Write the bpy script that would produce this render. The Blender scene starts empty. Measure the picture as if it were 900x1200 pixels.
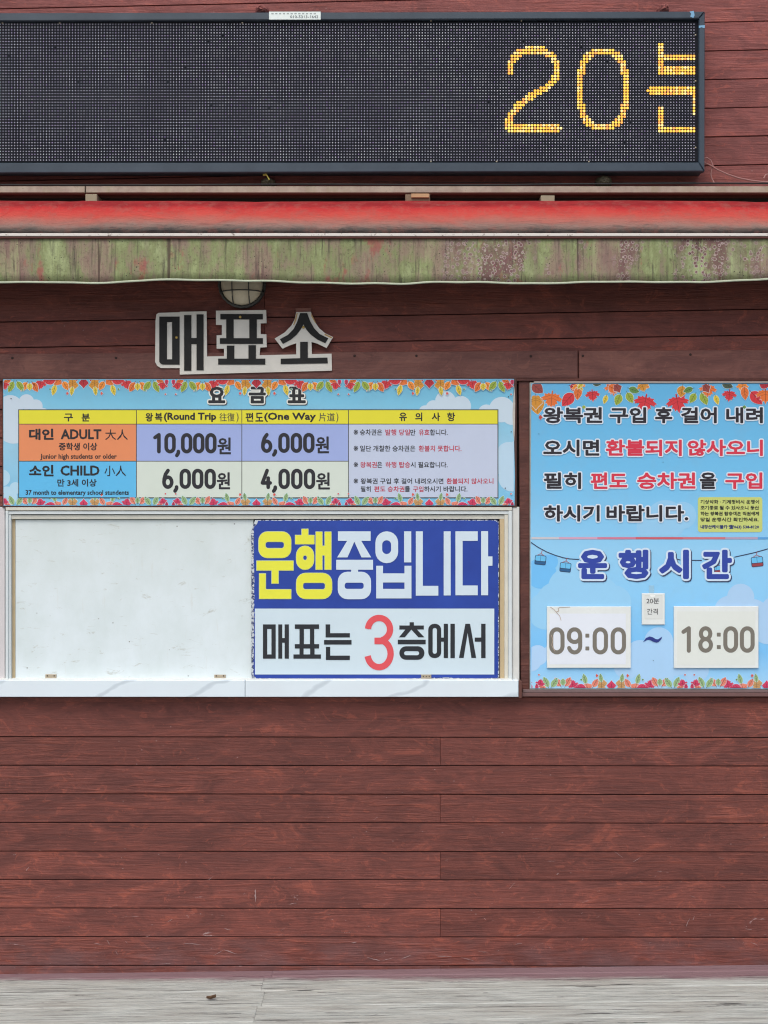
import bpy, math, random
from math import sin, cos, pi, radians, hypot
from mathutils import Vector
from mathutils.geometry import delaunay_2d_cdt
random.seed(7)
SC = bpy.context.scene
COL = SC.collection

# ------------------------------------------------------------ camera, sky, sun
D = 4.5            # metres from the lens to the plank wall
S = 333.0          # pixels of the photograph per metre on the wall
H = (1137 - 600) / S
cam = bpy.data.objects.new('camera', bpy.data.cameras.new('camera'))
COL.objects.link(cam); SC.camera = cam
cam.location = (0, -D, H); cam.rotation_euler = (radians(90), 0, 0)
cam.data.sensor_fit = 'VERTICAL'; cam.data.sensor_height = 36
cam.data.lens = S * D / 1200 * 36
cam.data.clip_end = 500; cam.data.clip_start = 0.05

SUN_EL, SUN_ROT = radians(56), radians(195)   # high, behind the camera
W = bpy.data.worlds.new('World'); SC.world = W; W.use_nodes = True
wn = W.node_tree.nodes; wl = W.node_tree.links
sky = wn.new('ShaderNodeTexSky'); sky.sky_type = 'NISHITA'; sky.sun_disc = False
sky.sun_elevation = SUN_EL; sky.sun_rotation = SUN_ROT
sky.dust_density = 4.0; sky.air_density = 1.0; sky.ozone_density = 1.0
wl.new(sky.outputs[0], wn['Background'].inputs[0])
wn['Background'].inputs[1].default_value = 0.115
sl = bpy.data.lights.new('sun', 'SUN'); sl.energy = 1.05; sl.angle = radians(50); sl.color = (.98, 1, .92)
sun = bpy.data.objects.new('sun', sl); COL.objects.link(sun)
# direction TO the sun, same as the sky's
sd = Vector((sin(SUN_ROT) * cos(SUN_EL), cos(SUN_ROT) * cos(SUN_EL), sin(SUN_EL)))
sun.rotation_euler = sd.to_track_quat('Z', 'Y').to_euler()
SC.view_settings.view_transform = 'Standard'; SC.view_settings.look = 'None'
SC.view_settings.exposure = 0.47; SC.view_settings.gamma = 1

SC.cycles.use_denoising = True; SC.cycles.filter_width = 1.15

# ------------------------------------------------------------ helpers
def P(px, py, p=0.0):
    """point seen at photo pixel (px, py) standing p metres in front of the wall"""
    k = (D - p) / D / S
    return Vector(((px - 450) * k, -p, H + (600 - py) * k))

def lin(c):
    return tuple(((v / 255) / 12.92 if v / 255 <= .04045 else ((v / 255 + .055) / 1.055) ** 2.4) for v in c[:3]) + (1,)

class MT:
    """tiny node builder"""
    def __init__(s, name, rough=.6, metal=0, spec=.5):
        s.m = bpy.data.materials.new(name); s.m.use_nodes = True
        s.t = s.m.node_tree; s.b = s.t.nodes['Principled BSDF']
        s.b.inputs['Roughness'].default_value = rough; s.b.inputs['Metallic'].default_value = metal
        s.b.inputs['Specular IOR Level'].default_value = spec
        tc = s.t.nodes.new('ShaderNodeTexCoord'); s.obj = tc.outputs['Object']
        g = s.t.nodes.new('ShaderNodeNewGeometry'); s.pos = g.outputs['Position']; s.island = g.outputs['Random Per Island']
        oi = s.t.nodes.new('ShaderNodeObjectInfo'); s.rnd = oi.outputs['Random']
    def n(s, t, **kw):
        x = s.t.nodes.new(t)
        for k, v in kw.items(): setattr(x, k, v)
        return x
    def L(s, a, b): s.t.links.new(a, b)
    def inp(s, sock, v):
        if hasattr(v, 'is_linked'): s.L(v, sock)
        else: sock.default_value = v
    def vec(s, v, scale=(1, 1, 1), off=None):
        x = s.n('ShaderNodeMapping'); s.inp(x.inputs[0], v); x.inputs['Scale'].default_value = scale
        if off is not None: s.inp(x.inputs['Location'], off)
        return x.outputs[0]
    def rvec(s, k=37.0):
        """position shifted by a per-object random amount"""
        m = s.math('MULTIPLY', s.rnd, k)
        c = s.n('ShaderNodeCombineXYZ')
        for i in range(3): s.L(m, c.inputs[i])
        a = s.n('ShaderNodeVectorMath', operation='ADD'); s.L(s.pos, a.inputs[0]); s.L(c.outputs[0], a.inputs[1])
        return a.outputs[0]
    def noise(s, v, scale=5, detail=4, rough=.55, dist=0):
        x = s.n('ShaderNodeTexNoise'); s.inp(x.inputs['Vector'], v); x.inputs['Scale'].default_value = scale
        x.inputs['Detail'].default_value = detail; x.inputs['Roughness'].default_value = rough; x.inputs['Distortion'].default_value = dist
        return x.outputs['Fac']
    def vor(s, v, scale, feature='F1'):
        x = s.n('ShaderNodeTexVoronoi', feature=feature); s.inp(x.inputs['Vector'], v); x.inputs['Scale'].default_value = scale
        return x
    def ramp(s, f, stops, interp='LINEAR'):
        x = s.n('ShaderNodeValToRGB'); s.inp(x.inputs[0], f); r = x.color_ramp; r.interpolation = interp
        while len(r.elements) < len(stops): r.elements.new(.5)
        for e, (p, c) in zip(r.elements, stops):
            e.position = p; e.color = c if len(c) == 4 else (*c, 1)
        return x.outputs[0]
    def gr(s, f, a, b, lo=0, hi=1):
        x = s.n('ShaderNodeMapRange'); s.inp(x.inputs[0], f)
        for i, v in enumerate((a, b, lo, hi)): x.inputs[1 + i].default_value = v
        return x.outputs[0]
    def math(s, op, a, b=0.0, c=0.0, clamp=False):
        x = s.n('ShaderNodeMath', operation=op, use_clamp=clamp)
        s.inp(x.inputs[0], a); s.inp(x.inputs[1], b)
        if op in ('MULTIPLY_ADD',): s.inp(x.inputs[2], c)
        return x.outputs[0]
    def mix(s, f, a, b, mode='MIX'):
        x = s.n('ShaderNodeMix', data_type='RGBA', blend_type=mode)
        s.inp(x.inputs[0], f); s.inp(x.inputs[6], a); s.inp(x.inputs[7], b)
        return x.outputs[2]
    def sep(s, v):
        x = s.n('ShaderNodeSeparateXYZ'); s.L(v, x.inputs[0]); return x.outputs
    def col(s, c): s.inp(s.b.inputs['Base Color'], c)
    def bump(s, h, dist=.002, strength=1):
        x = s.n('ShaderNodeBump'); x.inputs['Distance'].default_value = dist; x.inputs['Strength'].default_value = strength
        s.L(h, x.inputs['Height']); s.L(x.outputs[0], s.b.inputs['Normal'])

def rgb(*c): return lin(c)

# -------- painted timber
def timber(name, base, dark, light, wear=.5, bump=.0012):
    m = MT(name, .62, 0, .35)
    v = m.rvec()
    g1 = m.noise(m.vec(v, (1.1, 1, 20)), 2.6, 6, .66, 1.4)        # long grain
    g2 = m.noise(m.vec(v, (3, 1, 60)), 2.6, 5, .7, .8)            # fine grain
    bl = m.noise(m.vec(v, (1.0, 1, 2.2)), 4.4, 8, .72, 1.2)        # blotches of old paint
    b2 = m.noise(m.vec(v, (1.0, 1, 1.5)), 13, 7, .74, 1.8)         # small flakes and rub marks
    rot = m.n('ShaderNodeMapping'); m.L(v, rot.inputs[0]); rot.inputs['Rotation'].default_value = (0, radians(24), 0); rot.inputs['Scale'].default_value = (3, 1, 42)
    sw = m.noise(rot.outputs[0], 1.3, 4, .62, .6)                 # slanting saw marks
    big = m.noise(m.vec(m.pos, (.8, 1, 1.1)), 1.3, 3, .5)
    saw = m.math('MULTIPLY', m.gr(m.noise(v, 2.6, 2, .5), .5, .6), m.gr(sw, .52, .68))
    tint = m.math('MULTIPLY_ADD', m.rnd, .26, .87)
    c = m.mix(m.gr(bl, .44, .60), base, dark)
    c = m.mix(m.math('MULTIPLY', m.gr(bl, .37, .41, 1, 0), .6), c, light)
    c = m.mix(m.math('MULTIPLY', m.gr(b2, .575, .62), .55), c, light)
    c = m.mix(m.math('MULTIPLY', m.gr(b2, .43, .38), .55), c, dark)
    c = m.mix(m.math('MULTIPLY', m.gr(g1, .57, .70), .38), c, light)
    c = m.mix(m.math('MULTIPLY', m.gr(g1, .39, .30), .4), c, tuple(q * .6 for q in dark[:3]) + (1,))
    c = m.mix(m.math('MULTIPLY', m.gr(g2, .65, .72), .22), c, tuple(q * .6 for q in dark[:3]) + (1,))
    c = m.mix(m.math('MULTIPLY', saw, .55), c, light)
    c = m.mix(m.math('MULTIPLY', m.gr(big, .35, .65), .25), c, dark)
    tc = m.n('ShaderNodeCombineColor')
    for i in range(3): m.L(tint, tc.inputs[i])
    c = m.mix(1.0, c, tc.outputs[0], 'MULTIPLY')
    # pale scuffs and bare fibres, most of them low down where feet reach
    z = m.sep(m.pos)[2]
    low = m.gr(z, .05, .55, 1, .06)
    rt2 = m.n('ShaderNodeMapping'); m.L(v, rt2.inputs[0]); rt2.inputs['Rotation'].default_value = (0, radians(18), 0); rt2.inputs['Scale'].default_value = (5, 1, 16)
    sc = m.noise(rt2.outputs[0], 3.0, 6, .74, 1.2)
    thr = m.math('MULTIPLY', m.gr(sc, .655, .70), m.math('MULTIPLY', low, wear))
    c = m.mix(thr, c, rgb(176, 148, 146))
    fl = m.vor(m.vec(v, (1, 1, 1.6)), 21); fd = m.math('MULTIPLY', m.gr(fl.outputs['Distance'], .05, .075, 1, 0), m.gr(m.noise(v, 5, 2), .52, .6))
    c = m.mix(m.math('MULTIPLY', fd, .6 * wear), c, rgb(160, 132, 130))
    dust = m.math('MULTIPLY', m.gr(m.noise(m.vec(v, (2, 1, 5)), 3, 5, .6), .42, .6), m.math('MULTIPLY', m.gr(z, .02, .15, 1, 0), .5 * wear))
    c = m.mix(dust, c, rgb(116, 90, 92))
    m.col(c)
    h = m.math('ADD', m.math('MULTIPLY', g1, 1.0), m.math('ADD', m.math('MULTIPLY', b2, .5), m.math('MULTIPLY', m.math('ADD', g2, m.math('MULTIPLY', saw, .8)), .6)))
    m.bump(h, bump * 2.8, 1)
    m.inp(m.b.inputs['Roughness'], m.gr(bl, .3, .7, .5, .74))
    return m.m

M = {}
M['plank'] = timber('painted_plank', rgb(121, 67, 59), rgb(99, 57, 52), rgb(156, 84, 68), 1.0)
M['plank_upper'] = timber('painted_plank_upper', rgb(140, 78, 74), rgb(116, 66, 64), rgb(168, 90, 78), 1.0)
M['trim'] = timber('painted_trim', rgb(118, 76, 68), rgb(98, 62, 58), rgb(132, 86, 74), .2, .0005)
M['post'] = timber('painted_post', rgb(94, 56, 50), rgb(78, 46, 42), rgb(108, 64, 54), .4, .0007)

def flat(name, c, rough=.5, dirt=.12, dscale=9, metal=0, spec=.45, bump=0):
    """print or paint with slight fading and grime"""
    m = MT(name, rough, metal, spec)
    n = m.noise(m.pos, dscale, 5, .65); n2 = m.noise(m.pos, dscale * 7, 3, .6)
    f = m.math('MULTIPLY', m.gr(n, .35, .72), dirt)
    cc = m.mix(f, c, tuple(v * .62 + .02 for v in c[:3]) + (1,))
    cc = m.mix(m.math('MULTIPLY', m.gr(n2, .45, .75), dirt * .5), cc, tuple(v * .8 + .05 for v in c[:3]) + (1,))
    m.col(cc)
    m.inp(m.b.inputs['Roughness'], m.gr(n, .3, .7, rough - .08, rough + .1))
    if bump: m.bump(n2, bump)
    return m.m
_inkc = {}
def ink(c, rough=.5):
    k = tuple(c)
    if k not in _inkc: _inkc[k] = flat('print_%02x%02x%02x' % k, rgb(*c), rough, .10, 14)
    return _inkc[k]

BLACK = (30, 30, 35); RED = (200, 42, 62); WHITE = (232, 236, 240)

# ------------------------------------------------------------ object making
def tagit(o, label=None, cat=None, group=None, kind=None):
    if label: o['label'] = label
    if cat: o['category'] = cat
    if group: o['group'] = group
    if kind: o['kind'] = kind
    return o
def thing(name, loc, label, cat, group=None):
    o = bpy.data.objects.new(name, None); COL.objects.link(o); o.location = loc
    o.empty_display_size = .05
    return tagit(o, label, cat, group)
def wloc(o):
    v = Vector((0, 0, 0))
    while o: v += Vector(o.location); o = o.parent
    return v
def obj(name, verts, faces, mats, parent=None, fmat=None, smooth=False, label=None):
    """mesh object from WORLD coordinates; its origin is put in its middle"""
    vs = [Vector(v) for v in verts]
    lo = Vector([min(v[i] for v in vs) for i in range(3)]); hi = Vector([max(v[i] for v in vs) for i in range(3)])
    c = (lo + hi) / 2
    me = bpy.data.meshes.new(name); me.from_pydata([v - c for v in vs], [], faces)
    for m in (mats if isinstance(mats, (list, tuple)) else [mats]): me.materials.append(m)
    if fmat: me.polygons.foreach_set('material_index', fmat)
    if smooth: me.polygons.foreach_set('use_smooth', [True] * len(me.polygons))
    me.update()
    o = bpy.data.objects.new(name, me); COL.objects.link(o)
    if parent: o.parent = parent; o.location = c - wloc(parent)
    else: o.location = c
    if label: o['label'] = label
    return o
class Geo:
    def __init__(s): s.v = []; s.f = []; s.m = []
    def add(s, v, f, mi=0):
        b = len(s.v); s.v += [Vector(x) for x in v]; s.f += [[i + b for i in q] for q in f]; s.m += [mi] * len(f)
    def make(s, name, mats, parent=None, **k): return obj(name, s.v, s.f, mats, parent, fmat=s.m, **k)

def prism(pts, y0, y1, ch=0.0):
    """closed outline pts (x,z) from back y0 to front y1 (y1<y0), chamfered front edge ch"""
    n = len(pts); 
    a = sum(pts[i][0] * pts[(i + 1) % n][1] - pts[(i + 1) % n][0] * pts[i][1] for i in range(n))
    if a < 0: pts = pts[::-1]
    rings = [[(x, y0, z) for x, z in pts]]
    if ch:
        ins = []
        for i in range(n):
            p0, p1, p2 = Vector(pts[i - 1]), Vector(pts[i]), Vector(pts[(i + 1) % n])
            e1 = (p1 - p0); e2 = (p2 - p1)
            if e1.length < 1e-9 or e2.length < 1e-9: ins.append(p1); continue
            e1.normalize(); e2.normalize()
            n1 = Vector((-e1.y, e1.x)); n2 = Vector((-e2.y, e2.x)); b = n1 + n2
            d = max(.35, (1 + n1.dot(n2)))
            ins.append(p1 + b * (ch / d))
        rings.append([(x, y1 + ch, z) for x, z in pts]); rings.append([(p.x, y1, p.y) for p in ins])
    else: rings.append([(x, y1, z) for x, z in pts])
    v = [p for r in rings for p in r]; f = []
    for k in range(len(rings) - 1):
        for i in range(n):
            j = (i + 1) % n
            f.append([k * n + i, k * n + j, (k + 1) * n + j, (k + 1) * n + i])
    f.append([(len(rings) - 1) * n + i for i in range(n)]); f.append([i for i in range(n)][::-1])
    return v, f
def quadpx(x0, y0, x1, y1, p=0.0):
    a = P(x0, y0, p); b = P(x1, y1, p)
    return [(a.x, b.z), (b.x, b.z), (b.x, a.z), (a.x, a.z)]
def polypx(pts, p=0.0):
    return [(P(x, y, p).x, P(x, y, p).z) for x, y in pts]
def slab(name, x0, y0, x1, y1, p_back, p_front, mat, parent, ch=.001, **k):
    """box whose FRONT face covers the given pixels"""
    v, f = prism(quadpx(x0, y0, x1, y1, p_front), -p_back, -p_front, ch)
    return obj(name, v, f, mat, parent, **k)
def sweep_x(profiles, name, mat, parent, closed=True, smooth=True, **k):
    """profiles: list of (x, [(y,z)...]) lofted along x"""
    v = []; f = []; n = len(profiles[0][1])
    for x, pr in profiles: v += [(x, y, z) for y, z in pr]
    for i in range(len(profiles) - 1):
        for j in range(n if closed else n - 1):
            q = (j + 1) % n
            f.append([i * n + j, i * n + q, (i + 1) * n + q, (i + 1) * n + j])
    if closed: f.append(list(range(n))[::-1]); f.append([(len(profiles) - 1) * n + i for i in range(n)])
    return obj(name, v, f, mat, parent, smooth=smooth, **k)
def tube(path, r, name, mat, parent, n=8, taper=None, **k):
    pts = [Vector(p) for p in path]; v = []; f = []
    for i, p in enumerate(pts):
        t = (pts[min(i + 1, len(pts) - 1)] - pts[max(i - 1, 0)]).normalized()
        a = t.cross(Vector((0, 0, 1))) if abs(t.z) < .9 else t.cross(Vector((1, 0, 0)))
        a.normalize(); b = t.cross(a)
        rr = r
        v += [p + (a * cos(2 * pi * j / n) + b * sin(2 * pi * j / n)) * rr for j in range(n)]
    for i in range(len(pts) - 1):
        for j in range(n):
            q = (j + 1) % n; f.append([i * n + j, i * n + q, (i + 1) * n + q, (i + 1) * n + j])
    f.append(list(range(n))); f.append([(len(pts) - 1) * n + j for j in range(n)][::-1])
    return obj(name, v, f, mat, parent, smooth=True, **k)

# ------------------------------------------------------------ 2-D shapes (photo pixels, y down)
def union(polys):
    vs = []; fs = []
    for p in polys:
        b = len(vs); a = sum(p[i][0] * p[(i + 1) % len(p)][1] - p[(i + 1) % len(p)][0] * p[i][1] for i in range(len(p)))
        if abs(a) < 1e-7: continue
        if a < 0: p = p[::-1]
        vs += [Vector((q[0], q[1])) for q in p]; fs.append(list(range(b, b + len(p))))
    r = delaunay_2d_cdt(vs, [], fs, 0, 1e-4)
    tri = [list(t) for t, o in zip(r[2], r[5]) if o]
    return [(v.x, v.y) for v in r[0]], tri
def capsule(a, b, r, n=8):
    dx, dy = b[0] - a[0], b[1] - a[1]; th = math.atan2(dy, dx); h = n // 2; o = []
    for k in range(h + 1): t = th - pi / 2 + pi * k / h; o.append((b[0] + r * cos(t), b[1] + r * sin(t)))
    for k in range(h + 1): t = th + pi / 2 + pi * k / h; o.append((a[0] + r * cos(t), a[1] + r * sin(t)))
    return o
def dilate(v, tri, r, n=8):
    cnt = {}
    for t in tri:
        for i in range(len(t)):
            e = (t[i], t[(i + 1) % len(t)]); k = (min(e), max(e)); cnt[k] = cnt.get(k, 0) + 1
    ps = [[v[i] for i in t] for t in tri]
    ps += [capsule(v[a], v[b], r, n) for (a, b), c in cnt.items() if c == 1 and hypot(v[a][0] - v[b][0], v[a][1] - v[b][1]) > 1e-6]
    return union(ps)
def clusters(v, tri, gap=1.4):
    """split into runs separated by blank columns so that each union stays small"""
    tr = sorted(tri, key=lambda t: min(v[i][0] for i in t)); out = []; cur = []; mx = -1e9
    for t in tr:
        a = min(v[i][0] for i in t); b = max(v[i][0] for i in t)
        if cur and a > mx + gap: out.append(cur); cur = []
        cur.append(t); mx = max(mx, b)
    if cur: out.append(cur)
    return out
_fc = bpy.data.curves.new('lettering', 'FONT'); _gm = {}
def font_mesh(s, res):
    if (s, res) in _gm: return _gm[(s, res)]
    _fc.body = s; _fc.resolution_u = res
    o = bpy.data.objects.new('tmp', _fc); m = o.to_mesh()
    r = ([(p.co.x, -p.co.y) for p in m.vertices], [list(q.vertices) for q in m.polygons])
    o.to_mesh_clear(); bpy.data.objects.remove(o); _gm[(s, res)] = r
    return r
def glyphs(s, x0, y0, x1, y1, r=0.0, ref=None, n=8, res=2):
    """letters fitted to a pixel box; r = stroke fattening in pixels; ref = text whose height fills the box"""
    v, t = font_mesh(s, res)
    ys = [p[1] for p in (font_mesh(ref, res)[0] if ref else v)]; xs = [p[0] for p in v]
    ax, bx, ay, by = min(xs), max(xs), min(ys), max(ys)
    r_ = r
    kx = (x1 - x0 - 2 * r_) / (bx - ax); ky = (y1 - y0 - 2 * r_) / (by - ay)
    r_ = max(.06, r - .036 * min(kx, ky))        # the typeface's own half stroke
    kx = (x1 - x0 - 2 * r_) / (bx - ax); ky = (y1 - y0 - 2 * r_) / (by - ay)
    v = [(x0 + r_ + (p[0] - ax) * kx, y0 + r_ + (p[1] - ay) * ky) for p in v]
    return v, t, r_
def fatten(v, t, r, n=8):
    if r <= 0: return v, t
    V = []; T = []
    for cl in clusters(v, t, 2 * r + .4):
        idx = sorted({i for q in cl for i in q}); mp = {i: k for k, i in enumerate(idx)}
        a, b = dilate([v[i] for i in idx], [[mp[i] for i in q] for q in cl], r, n)
        o = len(V); V += a; T += [[i + o for i in q] for q in b]
    return V, T
def lay(shape, p, mat, parent, name='lettering', label=None):
    v, t = shape
    return obj(name, [P(x, y, p) for x, y in v], [q if True else q for q in t], mat, parent, label=label)
def text(s, box, c, p, parent, r=.6, outline=0, oc=WHITE, ref=None, n=8, res=2, name='lettering', shadow=None):
    v, t, r = glyphs(s, *box, r=r, ref=ref, n=n, res=res)
    o = lay(fatten(v, t, r, n), p, ink(c), parent, name)
    if outline:
        lay(fatten(v, t, r + outline, n), p - .0003, ink(oc), o, 'letter_outline')
        if shadow:
            w = [(x + shadow[0], y + shadow[1]) for x, y in v]
            lay(fatten(w, t, r + outline + .1, n), p - .0006, ink(shadow[2]), o, 'letter_shadow')
    return o
def digit_paths(ch):
    U = lambda cx, cy, rx, ry, a0, a1, n=7: [(cx + rx * cos(radians(a0 + (a1 - a0) * k / n)), cy + ry * sin(radians(a0 + (a1 - a0) * k / n))) for k in range(n + 1)]
    e = .26
    if ch == '0': return [U(.5, e, .5, e, 180, 360) + U(.5, 1 - e, .5, e, 0, 180) + [(0, e)]]
    if ch == '1': return [[(.12, .16), (.62, 0), (.62, 1)]]
    if ch == '4': return [[(.60, 0), (.0, .74), (1, .74)], [(.74, .45), (.74, 1)]]
    if ch == '6': return [U(.5, .70, .5, .30, 180, 540, 16), [(0, .70), (.03, .5), (.2, .22), (.52, 0)]]
    if ch == '8': return [U(.5, e * .93, .44, e * .93, 90, 450, 16), U(.5, 1 - e, .5, e, 90, 450, 16)]
    if ch == '9': return [U(.5, e, .5, e, 0, -180) + [(0, .33)] + U(.5, .33, .5, .22, 180, 0) + [(1, e)], [(1, .3)] + U(.5, 1 - e, .5, e, 0, 165)]
    if ch == ',': return [[(.5, 0.0), (.5, .12), (.1, .32)]]
def figures(s, box, w, r, c, p, parent, name='price_figure'):
    """numerals drawn with one even stroke (half width r), each w pixels wide"""
    x0, y0, x1, y1 = box; n = sum(ch != ',' for ch in s); cw = .34 * w; nc = s.count(',')
    gap = (x1 - x0 - n * w - nc * cw) / max(1, len(s) - 1); x = x0; ps = []
    for ch in s:
        ww = cw if ch == ',' else w
        X0, X1, Y0, Y1 = x + r, x + ww - r, y0 + r, y1 - r
        if ch == ',': Y0 = y1 - r * 1.1; X0, X1 = x, x + ww
        for q in digit_paths(ch):
            q = [(X0 + a * (X1 - X0), Y0 + b * (y1 - y0 - 2 * r) if ch != ',' else Y0 + b * (y1 - y0) * .62) for a, b in q]
            ps += [capsule(a, b, r, 10) for a, b in zip(q, q[1:]) if a != b]
        x += ww + gap
    return lay(union(ps), p, ink(c), parent, name)
def rect(x0, y0, x1, y1): return [(x0, y0), (x1, y0), (x1, y1), (x0, y1)]
def rrect(x0, y0, x1, y1, r, n=5):
    o = []
    rx = min(r, (x1 - x0) / 2); ry = min(r, (y1 - y0) / 2)
    for cx, cy, a in ((x1 - rx, y0 + ry, -90), (x1 - rx, y1 - ry, 0), (x0 + rx, y1 - ry, 90), (x0 + rx, y0 + ry, 180)):
        for k in range(n + 1):
            t = radians(a + 90 * k / n); o.append((cx + rx * cos(t), cy + ry * sin(t)))
    return o
def ring(x0, y0, x1, y1, r, hx0, hy0, hx1, hy1, hr):
    a = rrect(x0, y0, x1, y1, r); b = rrect(hx0, hy0, hx1, hy1, hr); n = len(a)
    return [[a[i], a[(i + 1) % n], b[(i + 1) % n], b[i]] for i in range(n)]
def xf(polys, ox, oy, k): return [[(ox + x / k, oy + y / k) for x, y in p] for p in polys]
def solid(shape, p0, p1, name, mat, parent, **kw):
    """flat shape given thickness between p0 (back) and p1 (front)"""
    v, t = shape; n = len(v)
    V = [P(x, y, p1) for x, y in v]; V += [Vector((q.x, -p0, q.z)) for q in V]
    cnt = {}
    for q in t:
        for i in range(len(q)):
            e = (q[i], q[(i + 1) % len(q)]); k = (min(e), max(e)); cnt.setdefault(k, []).append(e)
    F = [list(q) for q in t] + [[i + n for i in q][::-1] for q in t]
    F += [[e[0][1], e[0][0], e[0][0] + n, e[0][1] + n] for k, e in cnt.items() if len(e) == 1]
    return obj(name, V, F, mat, parent, **kw)

# ------------------------------------------------------------ ground and deck
m = MT('gravel_ground', .95)
m.col(m.mix(m.gr(m.noise(m.pos, 1.5, 8, .7), .3, .7), rgb(120, 114, 104), rgb(150, 144, 134)))
m.bump(m.noise(m.pos, 40, 4, .7), .01); M['ground'] = m.m
g = obj('ground', [(-200, -200, -.35), (200, -200, -.35), (200, 200, -.35), (-200, 200, -.35)], [[0, 1, 2, 3]], M['ground'])
g['kind'] = 'structure'

m = MT('weathered_deck_board', .82, 0, .3)
v = m.rvec(11)
fine = m.noise(m.vec(v, (2.2, 46, 1)), 2.4, 7, .76, .1)
crk = m.noise(m.vec(v, (1.6, 62, 1)), 1.7, 5, .66, .05)
bl = m.noise(m.vec(v, (1, 4, 1)), 2.6, 5, .6)
c = m.mix(m.gr(fine, .38, .62), rgb(146, 148, 144), rgb(194, 197, 192))
c = m.mix(m.math('MULTIPLY', m.gr(bl, .42, .66), .35), c, rgb(158, 150, 140))
c = m.mix(m.math('MULTIPLY', m.gr(crk, .61, .63), .8), c, rgb(58, 56, 56))
oy = m.sep(m.pos)
edge = m.math('ADD', oy[1], m.math('MULTIPLY', m.math('SUBTRACT', m.noise(m.vec(m.pos, (3, 14, 1)), 1.6, 5, .7), .5), .10))
xslope = m.math('MULTIPLY', oy[0], .025)
c = m.mix(m.gr(m.math('ADD', edge, xslope), -.118, -.072, 0, .88), c, rgb(124, 90, 98))     # wall paint brushed over the boards
sp = m.vor(m.vec(m.pos, (60, 60, 1)), 1.0).outputs['Distance']
m.col(c); m.bump(m.math('SUBTRACT', fine, m.math('MULTIPLY', m.gr(crk, .63, .70), 1.6)), .002); M['deck'] = m.m
M['deck_under'] = flat('deck_joist', rgb(52, 46, 42), .9)

deck = bpy.data.objects.new('deck', None); COL.objects.link(deck); deck['kind'] = 'structure'
deck.location = (0, 0, .0035); deck.rotation_euler = (0, -.0117, 0)
def board_mesh(L, w, nm):
    pr = [(-w / 2, -.03), (-w / 2, -.003), (-w / 2 + .003, 0)]
    for gy in (-.041, -.019, .002, .024, .044):      # worn anti-slip grooves
        gy += random.uniform(-.002, .002); gw = random.uniform(.0012, .0022); pr += [(gy - gw, 0), (gy - gw * .7, -.004), (gy + gw * .7, -.004), (gy + gw, 0)]
    pr += [(w / 2 - .003, 0), (w / 2, -.003), (w / 2, -.03)]
    n = len(pr); v = [(sx * L / 2, y, z) for sx in (-1, 1) for y, z in pr]
    f = [[j, (j + 1) % n, n + (j + 1) % n, n + j] for j in range(n)] + [list(range(n))[::-1], [n + j for j in range(n)]]
    me = bpy.data.meshes.new(nm); me.from_pydata(v, [], f); me.materials.append(M['deck']); me.update(); return me
bm_ = [board_mesh(3.3, .128, 'deck_board'), board_mesh(4.1, .128, 'deck_board')]
for i in range(36):
    y = .01 - i * .132
    xj = -.405 + random.uniform(-.014, .014)
    for me, x in ((bm_[0], xj - 3.3 / 2 - .0004), (bm_[1], xj + 4.1 / 2 + .0004)):
        o = bpy.data.objects.new('plank', me); COL.objects.link(o); o.parent = deck
        o.location = (x, y, random.uniform(-.0012, .0012)); o.rotation_euler = (0, 0, random.uniform(-.0004, .0004))
v, f = prism([(-4.2, -.33), (4.6, -.33), (4.6, -.036), (-4.2, -.036)], .05, -4.7)
obj('deck_joists', v, f, M['deck_under'], deck)

# ------------------------------------------------------------ the ticket booth
booth = thing('ticket_booth', (0, 0, 0), 'red-brown plank-clad ticket booth with a closed serving hatch above a marble sill', 'building')
M['core'] = flat('wall_core', rgb(46, 34, 32), .9)
v, f = prism([(-3.6, -.34), (3.6, -.34), (3.6, 4.15), (-3.6, 4.15)], 3.0, .021)
obj('wall_core', v, f, M['core'], booth)
v, f = prism([(-3.7, 4.151), (3.7, 4.151), (3.7, 4.25), (-3.7, 4.25)], 3.1, -.10, .004)
obj('roof_edge', v, f, M['trim'], booth)
GAP = 1.15      # joint between planks, in pixels
def plank(x0, x1, tl, tr, bl, br, p=0.0, mat='plank', name='plank'):
    g = GAP / 2
    pr = random.uniform(-.0016, .0016) + p
    e = .1
    pts = polypx([(x0 + e, tl + g), (x1 - e, tr + g), (x1 - e, br - g), (x0 + e, bl - g)], 0)
    v, f = prism(pts, .019, -pr, .0010)
    return obj(name, v, f, M[mat], booth)
def course(yt, yb, joints, slope=0.0, x0=-560, x1=1460, mat='plank'):
    xs = [x0] + joints + [x1]
    for a, b in zip(xs, xs[1:]):
        f = lambda x, y: y + slope * (x - 450)
        j = random.uniform(-.25, .25)
        plank(a, b, f(a, yt), f(b, yt), f(a, yb) + 0, f(b, yb) + 0, 0, mat)
low = [818 - 22, 864, 897.4, 931, 964.4, 998, 1031.3, 1064.8, 1098.3, 1132, 1165]
for i, (a, b) in enumerate(zip(low, low[1:])):
    course(a, b, [[-210, 1130], [-150, 516, 1190], [-320, 1050]][0 if i in (0, 8) else (1 if i % 2 else 2)], .0012)
# above the awning the courses climb slightly to the right
us = lambda x, y: y + .0215 * (826 - x)
ulow = [194.3 + 33.6 - 33.6 * k for k in range(12)]
for k, (b, a) in enumerate(zip(ulow, ulow[1:])):
    xs = [-560, 1460] if k % 3 else [-560, -90, 1460]
    if k % 3 == 1: xs = [-560, 1040, 1460]
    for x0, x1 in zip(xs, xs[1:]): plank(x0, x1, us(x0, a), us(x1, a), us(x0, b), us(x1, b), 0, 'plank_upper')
plank(-560, 1460, us(-560, 227.9), us(1460, 227.9), 318, 291, 0, 'plank_upper')
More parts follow.
